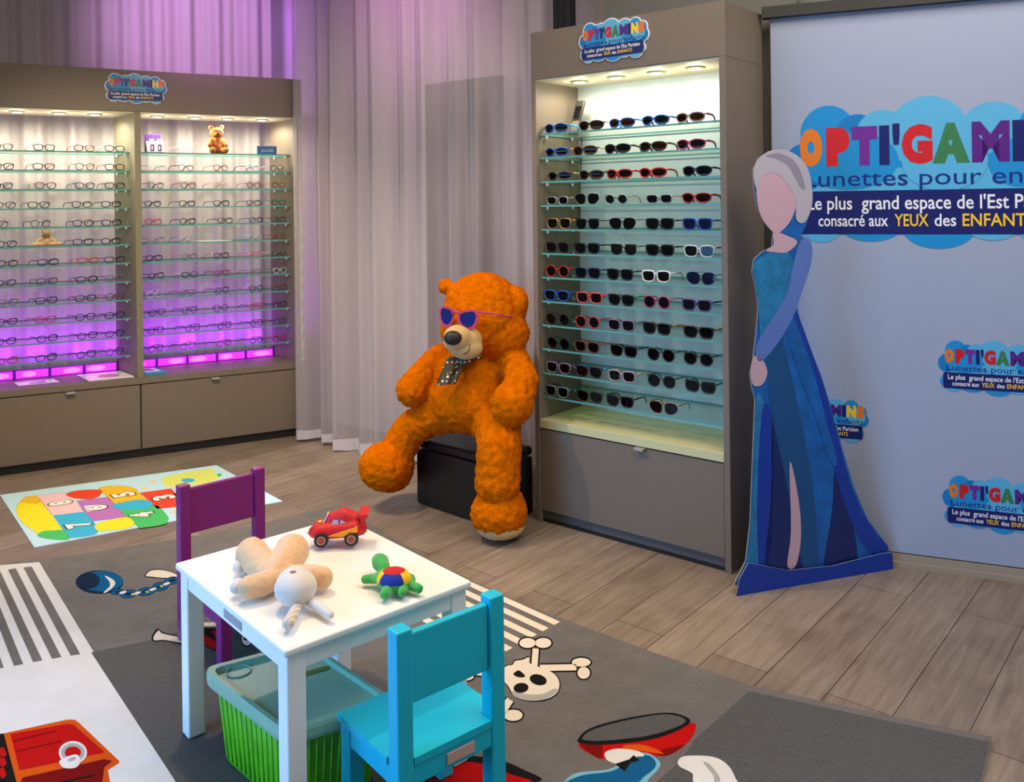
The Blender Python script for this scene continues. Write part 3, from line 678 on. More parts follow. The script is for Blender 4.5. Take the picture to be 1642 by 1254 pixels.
# red bundle at the lower edge
rp([(690, 1240), (730, 1214), (790, 1216), (835, 1232), (862, 1254), (690, 1254)], 4, 3, True); rp([(697, 1246), (735, 1223), (780, 1226), (815, 1240), (850, 1256), (700, 1256)], 5, 4, True)
# bird in a cap
b = lambda pts, mi, k, sm=True: rp(cr(pts, 4.561, 880, 1100), mi, k, sm)
b([(230, 415), (700, 395), (1035, 270), (1068, 330), (1000, 430), (860, 510), (700, 500), (560, 465), (420, 532), (330, 512)], 5, 3)
b([(232, 420), (380, 425), (385, 525), (330, 510), (260, 460)], 6, 4); b([(820, 470), (960, 435), (990, 435), (880, 505), (800, 505)], 6, 4)
b([(550, 435), (700, 432), (840, 495), (700, 478), (570, 465)], 7, 5)
b([(215, 385), (300, 310), (520, 245), (800, 198), (950, 205), (1036, 262), (900, 345), (700, 400), (400, 430), (235, 420)], 4, 5)
b([(250, 372), (320, 320), (520, 262), (800, 210), (940, 218), (1000, 262), (880, 320), (690, 370), (400, 400), (262, 395)], 1, 6)
b([(110, 700), (170, 650), (250, 628), (420, 612), (520, 570), (620, 500), (720, 490), (800, 540), (812, 590), (740, 670), (650, 712), (110, 712)], 11, 4)
b([(150, 690), (260, 650), (450, 625), (560, 570), (690, 505), (765, 530), (780, 590), (700, 660), (600, 712), (150, 712)], 8, 5)
b([(410, 490), (500, 458), (650, 475), (695, 512), (610, 520), (560, 575), (440, 552)], 2, 6)
b([(485, 570), (590, 535), (620, 505), (665, 545), (600, 560), (555, 625)], 4, 7, False)
b([(945, 550), (1000, 512), (1200, 518), (1310, 580), (1368, 680), (1362, 712), (1080, 712), (1050, 640), (960, 590)], 2, 5)
b([(1130, 560), (1180, 575), (1250, 670), (1240, 712), (1215, 712), (1200, 650)], 12, 6)
# treasure chest
c_ = lambda pts, mi, k, sm=False: rp(cr(pts, 3.352, 0, 880), mi, k, sm)
c_([(-40, 1000), (20, 992), (90, 1258), (-40, 1258)], 4, 3)
c_([(20, 992), (360, 918), (400, 918), (425, 935), (640, 1140), (642, 1150), (580, 1190), (592, 1258), (90, 1258)], 7, 3)
c_([(55, 995), (365, 940), (395, 945), (565, 1095), (105, 1192)], 5, 4); c_([(110, 1258), (120, 1230), (560, 1130), (605, 1140), (560, 1175), (550, 1258)], 6, 4)
c_([(70, 1030), (300, 975), (302, 982), (72, 1038)], 6, 5); c_([(90, 1085), (330, 1030), (332, 1037), (92, 1092)], 6, 5)
c_([(330, 1250), (510, 1212), (512, 1220), (340, 1258)], 4, 5)
for yy in (1080, 1130, 1190): c_([(-5, yy), (18, yy-12), (34, yy+24), (10, yy+44)], 5, 4, True)
for rx, ry, mi, k in ((76, 62, 2, 6), (64, 50, 12, 7), (44, 32, 5, 8)): c_([(392+rx*math.cos(t*PI/12), 1095+ry*math.sin(t*PI/12)) for t in range(24)], mi, k)
c_([(320, 1140), (380, 1110), (420, 1110), (430, 1150), (400, 1178), (340, 1176)], 2, 9, True); c_([(362, 1136), (388, 1120), (408, 1122), (404, 1134), (380, 1142)], 12, 10, True)
r_ = put('rug', rug, RM); tag(r_, 'large grey pirate patterned rug with skull, chest and stripes under the white table', 'rug')

# ================================================================== HOPSCOTCH MAT
PM = [mat('mat_pale_blue', (196, 232, 244), 0.5), mat('mat_yellow', (252, 232, 10), 0.5), mat('mat_pink', (250, 202, 204), 0.5), mat('mat_blue', (48, 184, 224), 0.5),
      mat('mat_lilac', (192, 116, 192), 0.5), mat('mat_amber', (244, 190, 12), 0.5), mat('mat_green', (66, 196, 96), 0.5), mat('mat_red', (236, 62, 8), 0.5),
      mat('mat_lime', (224, 232, 110), 0.5), mat('mat_white', (246, 242, 232), 0.5), mat('mat_line', (40, 40, 40), 0.5), mat('mat_sand', (244, 214, 140), 0.5)]
mm = MB(); MZ = 0.004
mo = [at(0, 795), at(120, 778.5), at(240, 762), at(347, 747), at(453, 805), at(330, 827), at(190, 853), at(55, 879)]
for p in mo: p.z = 0.0005
mm.prism(mo, (0, 0, MZ-0.0005), 0)
def mp_(pts, mi, k=1, sm=False, raw=False):
    v = [Vector((x, y)) for x, y in (pts if raw else cr(pts, 5.473, 0, 740))]
    if sm: v = smooth_loop(v, 5)
    P = [at(p.x, p.y, MZ+0.0002*k) for p in v]; mm.add(P, geometry.tessellate_polygon([P]), mi)
def ml(pts, mi, k=1, sm=False):            # a tile with its thin dark outline
    cx = sum(p[0] for p in pts)/len(pts); cy = sum(p[1] for p in pts)/len(pts)
    mp_([(cx+(x-cx)*1.012, cy+(y-cy)*1.016) for x, y in pts], 10, k, sm); mp_(pts, mi, k+1, sm)
ml([(140, 420), (160, 370), (220, 330), (325, 300), (605, 672), (470, 660), (330, 630), (210, 550), (160, 490)], 1)
ml([(325, 300), (560, 270), (640, 320), (738, 440), (468, 472)], 2)
ml([(468, 472), (738, 440), (815, 520), (870, 600), (840, 640), (740, 660), (610, 672)], 3)
ml([(676, 345), (950, 312), (1000, 365), (1110, 490), (820, 522), (738, 440)], 4)
ml([(860, 232), (950, 214), (1060, 210), (1140, 222), (1190, 240), (1290, 340), (1000, 366)], 5)
ml([(1050, 425), (1380, 385), (1440, 440), (1482, 500), (1460, 545), (1380, 565), (1225, 585)], 6)
ml([(1230, 275), (1500, 238), (1640, 390), (1380, 415)], 7); ml([(1500, 238), (1640, 222), (1700, 300), (1560, 330)], 2)
mp_([(1405, 150), (1500, 120), (1640, 92), (1860, 60), (1930, 150), (1800, 195), (1450, 225), (1430, 185)], 8, 1)
mp_([(1860, 60), (1900, 50), (2060, 140), (1930, 150)], 0, 1)
mp_([(735, 390), (890, 378), (915, 415), (765, 440)], 9, 4)
for pts, mi in (([(580, 290), (640, 262), (760, 248), (890, 252), (860, 310), (760, 330), (640, 318)], 7), ([(830, 565), (900, 530), (1040, 496), (1130, 494), (1180, 540), (1120, 585), (960, 604), (860, 608)], 1),
                ([(985, 382), (1060, 362), (1200, 336), (1300, 344), (1342, 380), (1290, 412), (1140, 420), (1020, 412)], 3), ([(180, 350), (220, 312), (310, 302), (352, 340), (330, 368), (230, 362)], 5),
                ([(330, 652), (380, 612), (470, 606), (560, 606), (606, 672), (560, 688), (420, 678)], 6)): ml(pts, mi, 3, True)
for x, y, rx, ry in ((1275, 238, 45, 10), (1340, 176, 26, 12), (1525, 442, 35, 10)): mp_([(x+rx*math.cos(t*PI/8), y+ry*math.sin(t*PI/8)) for t in range(16)], 11, 2)
mp_([(1925+20*math.cos(t*PI/8), 118+14*math.sin(t*PI/8)) for t in range(16)], 6, 3); mp_([(1650+60*math.cos(t*PI/8), 165+18*math.sin(t*PI/8)) for t in range(16)], 3, 3)
ud = (at(55, 878)-at(453, 805)).normalized(); rd = (at(0, 795)-at(55, 878)).normalized()
for s, x, y in (('8', 529, 364), ('7', 690, 555), ('6', 838, 408), ('5', 1084, 290), ('4', 1248, 468), ('3', 1436, 315)):
    c = at(x/5.473, 740+y/5.473, MZ+0.0013); w, h = 0.072, 0.100
    write(mm, s, c-rd*w*.58-ud*h*.56-UP*0.0002, rd, ud, w*1.16, h*1.12, .085, 10, True); write(mm, s, c-rd*w*.5-ud*h*.5, rd, ud, w, h, .05, 9, True)
m_ = put('play_mat', mm, PM); tag(m_, 'pale blue hopscotch play mat with numbered coloured tiles on the wooden floor', 'mat')

# ================================================================== TABLE
TC, TT, TW, TD, TH = Vector((-0.515, 2.2758, 0)), 0.7227, 0.5135, 0.6318, 0.47
TA = Vector((math.cos(TT), math.sin(TT), 0)); TB = Vector((-TA.y, TA.x, 0))
M_TAB = mat('white_lacquer', (240, 236, 228), 0.35)
FZ = RZ+0.0018
table = thing('play_table', 'square white wooden play table holding soft toys, standing on the pirate rug', 'table', TC)
tp = lambda a, b, z: TC+TA*a+TB*b+UP*z
mb = MB(); mb.box(tp(-TW/2, -TD/2, TH-0.018), TA*TW, TB*TD, UP*0.018); put('tabletop', mb, M_TAB, table, bevel=0.006, seg=3)
LG = 0.046; ins = 0.010
for a in (-1, 1):
    for c in (-1, 1):
        mb = MB(); x0 = a*(TW/2-ins)-(LG if a > 0 else 0); y0 = c*(TD/2-ins)-(LG if c > 0 else 0)
        mb.box(tp(x0, y0, FZ), TA*LG, TB*LG, UP*(TH-0.018-FZ)); put('leg', mb, M_TAB, table, bevel=0.004)
ap = 0.042
for a in (-1, 1):
    mb = MB(); x0 = a*(TW/2-ins-0.004)-(0.018 if a > 0 else 0)
    mb.box(tp(x0, -TD/2+ins+LG, TH-0.018-ap), TA*0.018, TB*(TD-2*ins-2*LG), UP*ap); f_ = put('apron', mb, M_TAB, table, bevel=0.002)
    if a < 0:
        mb = MB(); mb.box(tp(-TW/2+ins+0.002, -0.07, TH-0.018-ap+0.010), TA*0.004, TB*0.10, UP*0.022); put('plate', mb, mat('grey_plate', (150, 156, 164), 0.4, metal=0.3), f_, bevel=0.001)
for c in (-1, 1):
    mb = MB(); y0 = c*(TD/2-ins-0.004)-(0.018 if c > 0 else 0)
    mb.box(tp(-TW/2+ins+LG, y0, TH-0.018-ap), TA*(TW-2*ins-2*LG), TB*0.018, UP*ap); put('apron', mb, M_TAB, table, bevel=0.002)

# ================================================================== CHAIRS
def chair(C, yaw, w, d, hs, h, th, m, label, plate=False):
    A = Vector((math.cos(yaw), math.sin(yaw), 0)); B = Vector((-A.y, A.x, 0)); C = v3(C)   # C: middle of the back edge, B points to the seat front
    P = lambda a, b, z: C+A*a+B*b+UP*z
    t = thing('child_chair', label, 'chair', C)
    for a in (-w/2, w/2-th):
        mb = MB(); mb.box(P(a, 0, FZ), A*th, B*th, UP*(h-FZ)); put('back_post', mb, m, t, bevel=0.004)
        mb = MB(); mb.box(P(a, d-th-0.006, FZ), A*th, B*th, UP*(hs-0.016-FZ)); put('leg', mb, m, t, bevel=0.004)
        mb = MB(); mb.box(P(a+(0.004 if a < 0 else th-0.022), th, hs-0.016-0.045), A*0.018, B*(d-2*th-0.006), UP*0.045); put('side_rail', mb, m, t, bevel=0.002)
    mb = MB(); mb.box(P(-w/2+th, th*0.25, h-0.165), A*(w-2*th), B*0.018, UP*0.150); put('backrest', mb, m, t, bevel=0.004)
    mb = MB()
    mb.prism([P(-w/2+th+0.001, 0.0, hs-0.016), P(w/2-th-0.001, 0.0, hs-0.016), P(w/2-th-0.001, th+0.001, hs-0.016), P(w/2+0.004, th+0.001, hs-0.016), P(w/2+0.004, d, hs-0.016), P(-w/2-0.004, d, hs-0.016), P(-w/2-0.004, th+0.001, hs-0.016), P(-w/2+th+0.001, th+0.001, hs-0.016)], UP*0.016)
    put('seat', mb, m, t, bevel=0.003)
    mb = MB(); mb.box(P(-w/2+th, 0.003, hs-0.016-0.045), A*(w-2*th), B*0.018, UP*0.045); r = put('back_rail', mb, m, t, bevel=0.002)
    mb = MB(); mb.box(P(-w/2+th, d-0.026, hs-0.016-0.045), A*(w-2*th), B*0.018, UP*0.045); put('front_rail', mb, m, t, bevel=0.002)
    if plate:
        mb = MB(); mb.box(P(-0.02, -0.001, hs-0.05), A*0.075, B*0.004, UP*0.024); put('plate', mb, mat('beige_plate', (196, 160, 150), 0.5), r, bevel=0.001)
    return t
chair((-0.1395, 1.901), 0.6903, 0.2874, 0.255, 0.259, 0.5327, 0.0397, mat('turquoise_paint', (0, 184, 208), 0.35), 'small turquoise wooden chair with backrest towards the camera at the white table', True)
pc0, pc1 = Vector((-1.085, 2.850)), Vector((-0.893, 3.029))
pa = math.atan2((pc1-pc0).y, (pc1-pc0).x)
pw = (pc1-pc0).length+0.036; pB = Vector((math.sin(pa), -math.cos(pa)))
pmid = (pc0+pc1)/2-pB*0.019
chair(pmid, pa+PI, pw, 0.335, 0.222, 0.52, 0.0365, mat('purple_paint', (134, 34, 112), 0.35), 'small purple wooden chair behind the white table, facing it')

# ================================================================== STORAGE BOX UNDER THE TABLE
bx = [at(322, 1063, .25), at(466, 1172, .25), at(620, 1088, .25), at(493, 1020, .25)]
bx[1] = bx[0]+(bx[1]-bx[0])*0.95; bx[2] = bx[1]+(bx[3]-bx[0])*0.95
bc = (bx[0]+bx[1]+bx[2]+bx[3])/4; bc.z = 0
box = thing('storage_box', 'green plastic storage box with cloudy lid under the white table', 'box', Vector((bc.x, bc.y, FZ)))
M_GREEN = mat('green_plastic', (92, 178, 28), 0.35, vary=0.25, scale=12); M_LID = mat('cloudy_lid', (124, 172, 146), 0.3)
def ring(k, z): return [bc+(Vector((p.x, p.y, 0))-bc)*k+UP*z for p in bx]
def rring(k, z, n=5, r=0.12):
    q = ring(k, z); out = []
    for i in range(4):
        a, b, c = q[i-1], q[i], q[(i+1) % 4]
        for j in range(n):
            t = j/(n-1); p0 = b.lerp(a, r); p1 = b.lerp(c, r); out.append(p0.lerp(b, t).lerp(b.lerp(p1, t), t))
    return out
def skin(mb, rings, mi=0, cap0=True, cap1=True):
    n = len(rings[0]); vs = [v for r in rings for v in r]; fs = []
    for k in range(len(rings)-1):
        for i in range(n): fs.append((k*n+i, k*n+(i+1) % n, (k+1)*n+(i+1) % n, (k+1)*n+i))
    if cap0: fs.append(tuple(range(n))[::-1])
    if cap1: fs.append(tuple((len(rings)-1)*n+i for i in range(n)))
    mb.add(vs, fs, mi)
mb = MB(); skin(mb, [rring(.76, FZ), rring(.79, FZ+.012), rring(.88, .204), rring(.90, .211)])
body = put('box_body', mb, M_GREEN, box)
mb = MB()
q0, q1 = ring(.795, .03), ring(.885, .20)
for i in range(4):
    m_ = 13 if i % 2 == 0 else 11
    for j in range(1, m_):
        t = 0.06+0.88*j/m_; mb.tube([q0[i].lerp(q0[(i+1) % 4], t), q1[i].lerp(q1[(i+1) % 4], t)], 0.0028, 6)
rb = put('ribbing', mb, M_GREEN, body); rb['kind'] = 'stuff'
mb = MB(); skin(mb, [rring(.99, .203), rring(1.0, .211), rring(1.0, .229), rring(.985, .238), rring(.90, .238), rring(.87, .227), rring(.80, .227)], cap0=True)
lid = put('lid', mb, M_LID, box)
mb = MB(); c = at(500, 1078, .2275); d = (bx[3]-bx[0]).normalized(); e = Vector((-d.y, d.x, 0))
mb.prism([c+d*(0.035*(1 if math.cos(a) > 0 else -1))+(d*math.cos(a)+e*math.sin(a))*0.011 for a in [2*PI*i/24 for i in range(24)]], UP*0.001); put('slot', mb, mat('slot_green', (38, 96, 10), 0.5), lid)
mb = MB(); c = at(383, 1077, .2275); mb.tube([c+Vector((math.cos(a), math.sin(a), 0))*0.03+UP*0.001 for a in [2*PI*i/24 for i in range(24)]], 0.002, 6, closed=True); put('moulded_ring', mb, M_LID, lid)

# ================================================================== TOYS ON THE TABLE
tz = TH
def on(x, y, h=0.0): return at(x, y, tz+h+0.009)
M_BEIGE = mat('beige_velour', (222, 178, 132), 0.9, spec=0.1, sheen=0.5, vary=0.06, scale=30); M_PALE = mat('pale_velour', (216, 204, 192), 0.9, spec=0.1, sheen=0.5)
M_STRIPE = mat('striped_cloth', (196, 180, 160), 0.9, spec=0.1)
o = on(445, 925)
rab = thing('plush_rabbit', 'beige and grey plush rabbit lying on its back on the white table', 'plush toy', o)
soft('body', [[(on(440, 921, .030), (.036, .036, .028)), (on(410, 896, .032), .040), (on(404, 889, .034), .043)], [(on(440, 921, .030), .034), (on(462, 893, .034), .042), (on(468, 884, .036), .045)],
              [(on(448, 925, .028), .024), (on(420, 937, .026), .029), (on(400, 942, .026), .028)], [(on(470, 920, .028), .022), (on(500, 925, .027), .029), (on(516, 927, .026), .028)]],
     0.0035, M_BEIGE, rab, rough=0.0016, rscale=70, iters=5)
soft('head', [[(on(474, 942, .040), (.050, .052, .040)), (on(473, 934, .046), (.044, .044, .036))]], 0.0035, M_PALE, rab, iters=4)
e1 = soft('ear', [[(on(480, 966, .012), .009), (on(472, 982, .012), .0135), (on(462, 1000, .012), .0135)]], 0.0025, [M_PALE, M_STRIPE], rab, iters=4, paint=lambda c: int((c.x*1.2-c.y*.5)*160) % 2)
e1['label'] = 'ear showing its striped lining'
soft('ear', [[(on(492, 962, .012), .010), (on(510, 972, .011), .0125), (on(530, 986, .010), .009)]], 0.0025, M_PALE, rab, iters=4)
for p in ((382, 938), (386, 906)): soft('foot', [[(on(p[0], p[1], .018), .017), (on(p[0]-3, p[1]+4, .016), .016)]], 0.003, M_PALE, rab, iters=4)
mb = MB(); mb.ball(on(470, 918, .078), (.008, .006, .004)); put('nose', mb, mat('nose_brown', (140, 110, 88), 0.7), rab)
mb = MB(); mb.ball(on(450, 936, .052), (.004, .004, .006)); put('eye', mb, mat('thread_grey', (96, 88, 84), 0.7), rab)

G1 = mat('plush_green', (66, 168, 72), 0.9, spec=0.1, sheen=0.4, bump=0.3, bscale=500)
o = on(632, 930)
tur = thing('plush_turtle', 'little green plush turtle with a patchwork shell on the white table', 'plush toy', o)
soft('body', [[(on(618, 926, .016), (.034, .03, .016)), (on(645, 930, .016), (.034, .03, .016))], [(on(616, 912, .022), .016), (on(610, 902, .026), .022), (on(608, 900, .026), .020)],
              [(on(600, 928, .012), .012), (on(586, 929, .010), .0115)], [(on(624, 944, .012), .014), (on(617, 953, .010), .0125)], [(on(646, 943, .012), .012), (on(645, 950, .010), .011)], [(on(658, 938, .012), .012), (on(671, 944, .010), .0115)]],
     0.0028, G1, tur, rough=0.001, rscale=90, iters=4)
def shell(v, u):
    if v > 0.5: return 4
    a = (u*360) % 360
    if v < 0.20: return 0
    return 2 if 225 <= a < 315 else 1 if (150 <= a < 225 or 315 <= a or a < 20) else 3 if a < 60 or a > 120 else 0
mb = MB(); mb.ball(on(632, 930, .022), (.043, .038, .030), nu=36, nv=18, pick=shell)
put('shell', mb, [mat('plush_red', (196, 12, 20), 0.85), mat('plush_yellow', (246, 192, 16), 0.85), mat('plush_blue', (10, 44, 140), 0.85), mat('plush_deep_green', (40, 130, 60), 0.85), G1], tur)

MR = mat('toy_red', (196, 6, 8), 0.6); MO = mat('toy_orange', (246, 150, 16), 0.6); MD = mat('tyre_black', (24, 24, 26), 0.6)
co = on(541, 868); ch = Vector((-0.995, -0.10, 0)).normalized(); cs = Vector((ch.y, -ch.x, 0))   # heading, and the side towards the camera
if cs.y > 0: cs = -cs
car = thing('toy_car', 'chubby red plush racing car with a rear wing on the white table', 'toy car', co)
cp = lambda f, s, z: co+ch*f+cs*s+UP*z
L_ = 0.082
soft('body', [[(cp(.050, -.018, .036), .021), (cp(.050, .018, .036), .021)], [(cp(-.052, -.018, .040), .023), (cp(-.052, .018, .040), .023)], [(cp(.050, -.018, .036), .021), (cp(-.052, -.018, .040), .023)], [(cp(.050, .018, .036), .021), (cp(-.052, .018, .040), .023)],
              [(cp(.062, 0, .030), .018), (cp(-.064, 0, .034), .020)], [(cp(.016, 0, .060), (.020, .020, .022)), (cp(-.020, 0, .068), (.026, .026, .026)), (cp(-.045, 0, .058), .024)]], 0.0028, MR, car, iters=5)
mb = MB(); mb.box(cp(-.086, -.038, .074), ch*0.026, cs*0.076, UP*0.010+ch*-0.004); mb.box(cp(-.080, -.030, .050), ch*0.014, cs*0.006, UP*0.028); mb.box(cp(-.080, .024, .050), ch*0.014, cs*0.006, UP*0.028)
put('rear_wing', mb, MR, car, bevel=0.002)
for f in (.040, -.042):
    for sd in (1, -1):
        w0 = cp(f, sd*.026, .0195); mb = MB(); mb.disc(w0, cs*sd, .0195, .017, n=28)
        wh = put('wheel', mb, MD, car, bevel=0.003)
        mb = MB(); mb.disc(w0+cs*sd*.017, cs*sd, .0125, .0012, 0, 24); mb.disc(w0+cs*sd*.0182, cs*sd, .0045, .001, 1, 16); mb.tube([w0+cs*sd*.0178+(ch*math.cos(t*PI/12)+UP*math.sin(t*PI/12))*.0105 for t in range(24)], .001, 6, 2, closed=True)
        put('hub', mb, [mat('hub_grey', (96, 92, 98), 0.5), MR, MO], wh)
M_WIN = mat('toy_window', (176, 170, 190), 0.4); M_SCR = mat('toy_screen', (232, 228, 224), 0.4)
def quad(name, pts, m, par, th=.0012):
    mb = MB(); P = [Vector(p) for p in pts]; n = (P[1]-P[0]).cross(P[2]-P[0]).normalized()
    if n.dot(cs+UP*.3+ch*.2) < 0: n = -n
    mb.prism(P, n*th); return put(name, mb, m, par)
quad('side_window', [cp(.014, .0235, .056), cp(-.006, .0265, .056), cp(-.006, .0245, .069), cp(.008, .0225, .069)], M_WIN, car)
quad('side_window', [cp(-.011, .0268, .058), cp(-.028, .0262, .061), cp(-.012, .0250, .069)], M_WIN, car)
quad('windscreen', [cp(.036, -.016, .056), cp(.036, .016, .056), cp(.0235, .014, .080), cp(.0235, -.014, .080)], M_SCR, car, .002)
quad('flash', [cp(.022, .0395, .030), cp(.004, .0410, .036), cp(-.022, .0425, .044), cp(-.052, .0425, .052), cp(-.058, .0400, .056), cp(-.060, .0420, .040), cp(-.030, .0425, .034), cp(-.018, .0420, .028)], MO, car)
quad('bonnet_mark', [cp(.054, -.006, .0572), cp(.046, .014, .0585), cp(.040, -.002, .0600)], mat('toy_yellow', (250, 206, 40), 0.6), car)
mb = MB(); mb.ball(cp(.080, .012, .034), (.004, .007, .006)); put('headlight', mb, M_SCR, car)

# ================================================================== OTTOMAN
pf = [at(667, 807), V2(Vector((-0.146, 3.862))).to_3d(), V2(Vector((0.085, 4.00))).to_3d()]; pf.append(pf[0]+pf[2]-pf[1])
pc = (pf[0]+pf[2])/2
ott = thing('ottoman', 'black leather cube ottoman that the big orange bear sits on', 'ottoman', Vector((pc.x, pc.y, 0)))
M_LEATHER = mat('black_leather', (22, 22, 22), 0.32, bump=0.12, bscale=260)
sc = lambda k, z: [Vector((pc.x, pc.y, 0))+(Vector((p.x, p.y, 0))-pc)*k+UP*z for p in pf]
mb = MB(); mb.hexa(sc(.985, .004), sc(.985, .266)); put('base', mb, M_LEATHER, ott, bevel=0.008, seg=3)
mb = MB(); mb.hexa(sc(1.0, .270), sc(1.0, .314)); put('lid', mb, M_LEATHER, ott, bevel=0.018, seg=4)

# ================================================================== BIG ORANGE BEAR
M_FUR = mat('orange_fur', (224, 110, 0), 0.95, spec=0.03, vary=0.24, scale=34, bump=1.0, bscale=190, sheen=0.0)
M_MUZ = mat('muzzle_cream', (206, 170, 112), 0.9, spec=0.1, sheen=0.3, bump=0.2, bscale=400)
D = deep
hc = D(775, 512, 4.00)
bear = thing('teddy_bear', 'giant orange teddy bear seated on black ottoman wearing pink sunglasses', 'teddy bear', Vector((-0.12, 4.02, 0.345)))
soft('body', [
    [(D(762, 638, 4.02), (.215, .20, .162)), (D(766, 605, 4.04), (.195, .18, .16)), (D(775, 572, 4.06), (.15, .14, .12))],
    [(D(773, 512, 4.00), (.188, .185, .176)), (D(774, 494, 4.02), (.178, .18, .165))], [(D(752, 530, 3.92), (.13, .12, .11))], [(D(800, 535, 3.97), (.14, .13, .12))],
    [(D(722, 462, 4.06), .030), (D(716, 460, 4.08), .038)], [(D(816, 472, 4.00), (.04, .04, .045)), (D(834, 486, 3.97), (.036, .055, .074))],
    [(D(706, 574, 4.10), .066), (D(682, 600, 4.06), .074), (D(662, 626, 4.02), .078)],
    [(D(822, 580, 3.94), .078), (D(838, 608, 3.81), .070), (D(828, 634, 3.765), .082), (D(821, 648, 3.73), .094)],
    [(D(722, 658, 4.02), .105), (D(690, 667, 4.06), .088), (D(657, 689, 4.09), .080), (D(638, 722, 4.10), .084), (D(632, 742, 4.09), .095)],
    [(D(616, 748, 4.06), (.118, .11, .112)), (D(628, 752, 4.12), (.105, .11, .108))],
    [(D(785, 668, 3.96), .110), (D(799, 690, 3.80), .100), (D(800, 720, 3.71), .096), (D(798, 772, 3.69), .097)],
    [(D(800, 822, 3.70), (.121, .115, .105)), (D(801, 815, 3.76), (.112, .11, .112))]],
    0.0085, M_FUR, bear, rough=0.0075, rscale=40, iters=3)
mz = D(738, 548, 3.80)
soft('muzzle', [[(D(742, 545, 3.82), (.086, .080, .068)), (D(748, 558, 3.80), (.072, .06, .05))], [(D(733, 541, 3.76), (.060, .050, .055))]], 0.006, M_MUZ, bear, iters=4)
mb = MB(); mb.ball(D(726, 542, 3.715), (.039, .026, .031)); put('nose', mb, mat('nose_black', (30, 24, 20), 0.5, bump=0.1, bscale=300), bear)
mb = MB(); mb.tube([D(754, 552, 3.738), D(753, 560, 3.734), D(748, 566, 3.735), D(743, 568, 3.738)], .0025, 6); put('mouth', mb, mat('thread_brown', (120, 66, 24), 0.8), bear)
so = soft('foot_sole', [[(D(802, 842, 3.70), (.105, .10, .055))]], 0.006, M_MUZ, bear, iters=3)
# polka dot bow: knot, tail
def dots_mat():
    m = bpy.data.materials.new('polka_cloth'); m.use_nodes = True; N, L = m.node_tree.nodes, m.node_tree.links; b = N['Principled BSDF']
    tc = N.new('ShaderNodeTexCoord'); v = N.new('ShaderNodeTexVoronoi'); v.inputs['Scale'].default_value = 52; v.inputs['Randomness'].default_value = 0.25
    L.new(tc.outputs['Object'], v.inputs['Vector']); r = N.new('ShaderNodeValToRGB'); r.color_ramp.interpolation = 'CONSTANT'; L.new(v.outputs['Distance'], r.inputs[0])
    r.color_ramp.elements[0].color = (*lin((236, 230, 214)), 1); r.color_ramp.elements[1].position = 0.30; r.color_ramp.elements[1].color = (*lin((84, 70, 44)), 1)
    L.new(r.outputs[0], b.inputs['Base Color']); b.inputs['Roughness'].default_value = 0.9; return m
M_DOT = dots_mat()
mb = MB(); a, b_, c, d = D(722, 572, 3.845), D(752, 574, 3.85), D(731, 616, 3.80), D(702, 617, 3.83)
mb.hexa([d, c, b_, a], [p+Vector((-.01, -.012, .002)) for p in (d, c, b_, a)]); mb.hexa([D(716, 585, 3.83), D(734, 580, 3.825), D(722, 616, 3.80), D(708, 618, 3.81)], [p+Vector((-.012, -.02, .002)) for p in (D(716, 585, 3.83), D(734, 580, 3.825), D(722, 616, 3.80), D(708, 618, 3.81))])
put('bow_tail', mb, M_DOT, bear, bevel=0.003)
mb = MB(); mb.ball(D(746, 575, 3.845), (.045, .022, .018)); mb.ball(D(760, 571, 3.86), (.035, .02, .016)); put('bow_knot', mb, M_DOT, bear)
# pink sunglasses on its face
o = D(737, 507, 3.80)
sg = thing('sunglasses', 'large pink framed sunglasses with blue lenses worn by the orange bear', 'sunglasses', o)
fx = (D(760, 508, 3.805)-D(716, 506, 3.83)).normalized(); fn = fx.cross(UP).normalized(); fn = fn if fn.y < 0 else -fn; fu = fn.cross(fx) if fn.cross(fx).z > 0 else -fn.cross(fx)
def lens_loop(c, rx, rz, flip, k=1.0, n=28):
    out = []
    for i in range(n):
        a = 2*PI*i/n; x, z = math.cos(a), math.sin(a)
        z2 = z*(0.80 if z > 0 else 1.05); up = max(0, z)*max(0, x*flip)
        out.append(c+fx*(x*rx*k*(1+.10*z)+flip*up*.18*rx)+fu*(z2*rz*k+up*.35*rz))
    return out
for (x, y, Y, rx, rz, fl) in ((717, 506, 3.818, .030, .043, -1), (750.5, 511, 3.782, .040, .042, 1)):
    c = D(x, y, Y); mb = MB(); mb.prism(lens_loop(c, rx, rz, fl, .89), fn*0.004); put('lens', mb, mat('blue_mirror_lens', (8, 26, 110), 0.12, coat=0.5), sg)
    lo, li = lens_loop(c, rx, rz, fl, 1.13), lens_loop(c, rx, rz, fl, .87); mb = MB(); n = len(lo)
    fr = [p+fn*.008 for p in lo]; fi = [p+fn*.008 for p in li]
    mb.add(lo+li+fr+fi, [f for i in range(n) for f in ((2*n+i, 2*n+(i+1) % n, 3*n+(i+1) % n, 3*n+i), (i, n+i, n+(i+1) % n, (i+1) % n), (i, (i+1) % n, 2*n+(i+1) % n, 2*n+i), (n+i, 3*n+i, 3*n+(i+1) % n, n+(i+1) % n))])
    put('rim', mb, mat('pink_frame', (190, 52, 108), 0.3), sg)
mb = MB(); mb.tube([D(725, 503, 3.803), D(731, 500, 3.79), D(738, 503, 3.78)], .006, 8); put('bridge', mb, MATS['pink_frame'], sg)
mb = MB(); mb.tube([D(766, 500, 3.775), D(786, 502, 3.775), D(806, 506, 3.79), D(822, 510, 3.83)], .0035, 8); put('temple', mb, MATS['pink_frame'], sg)

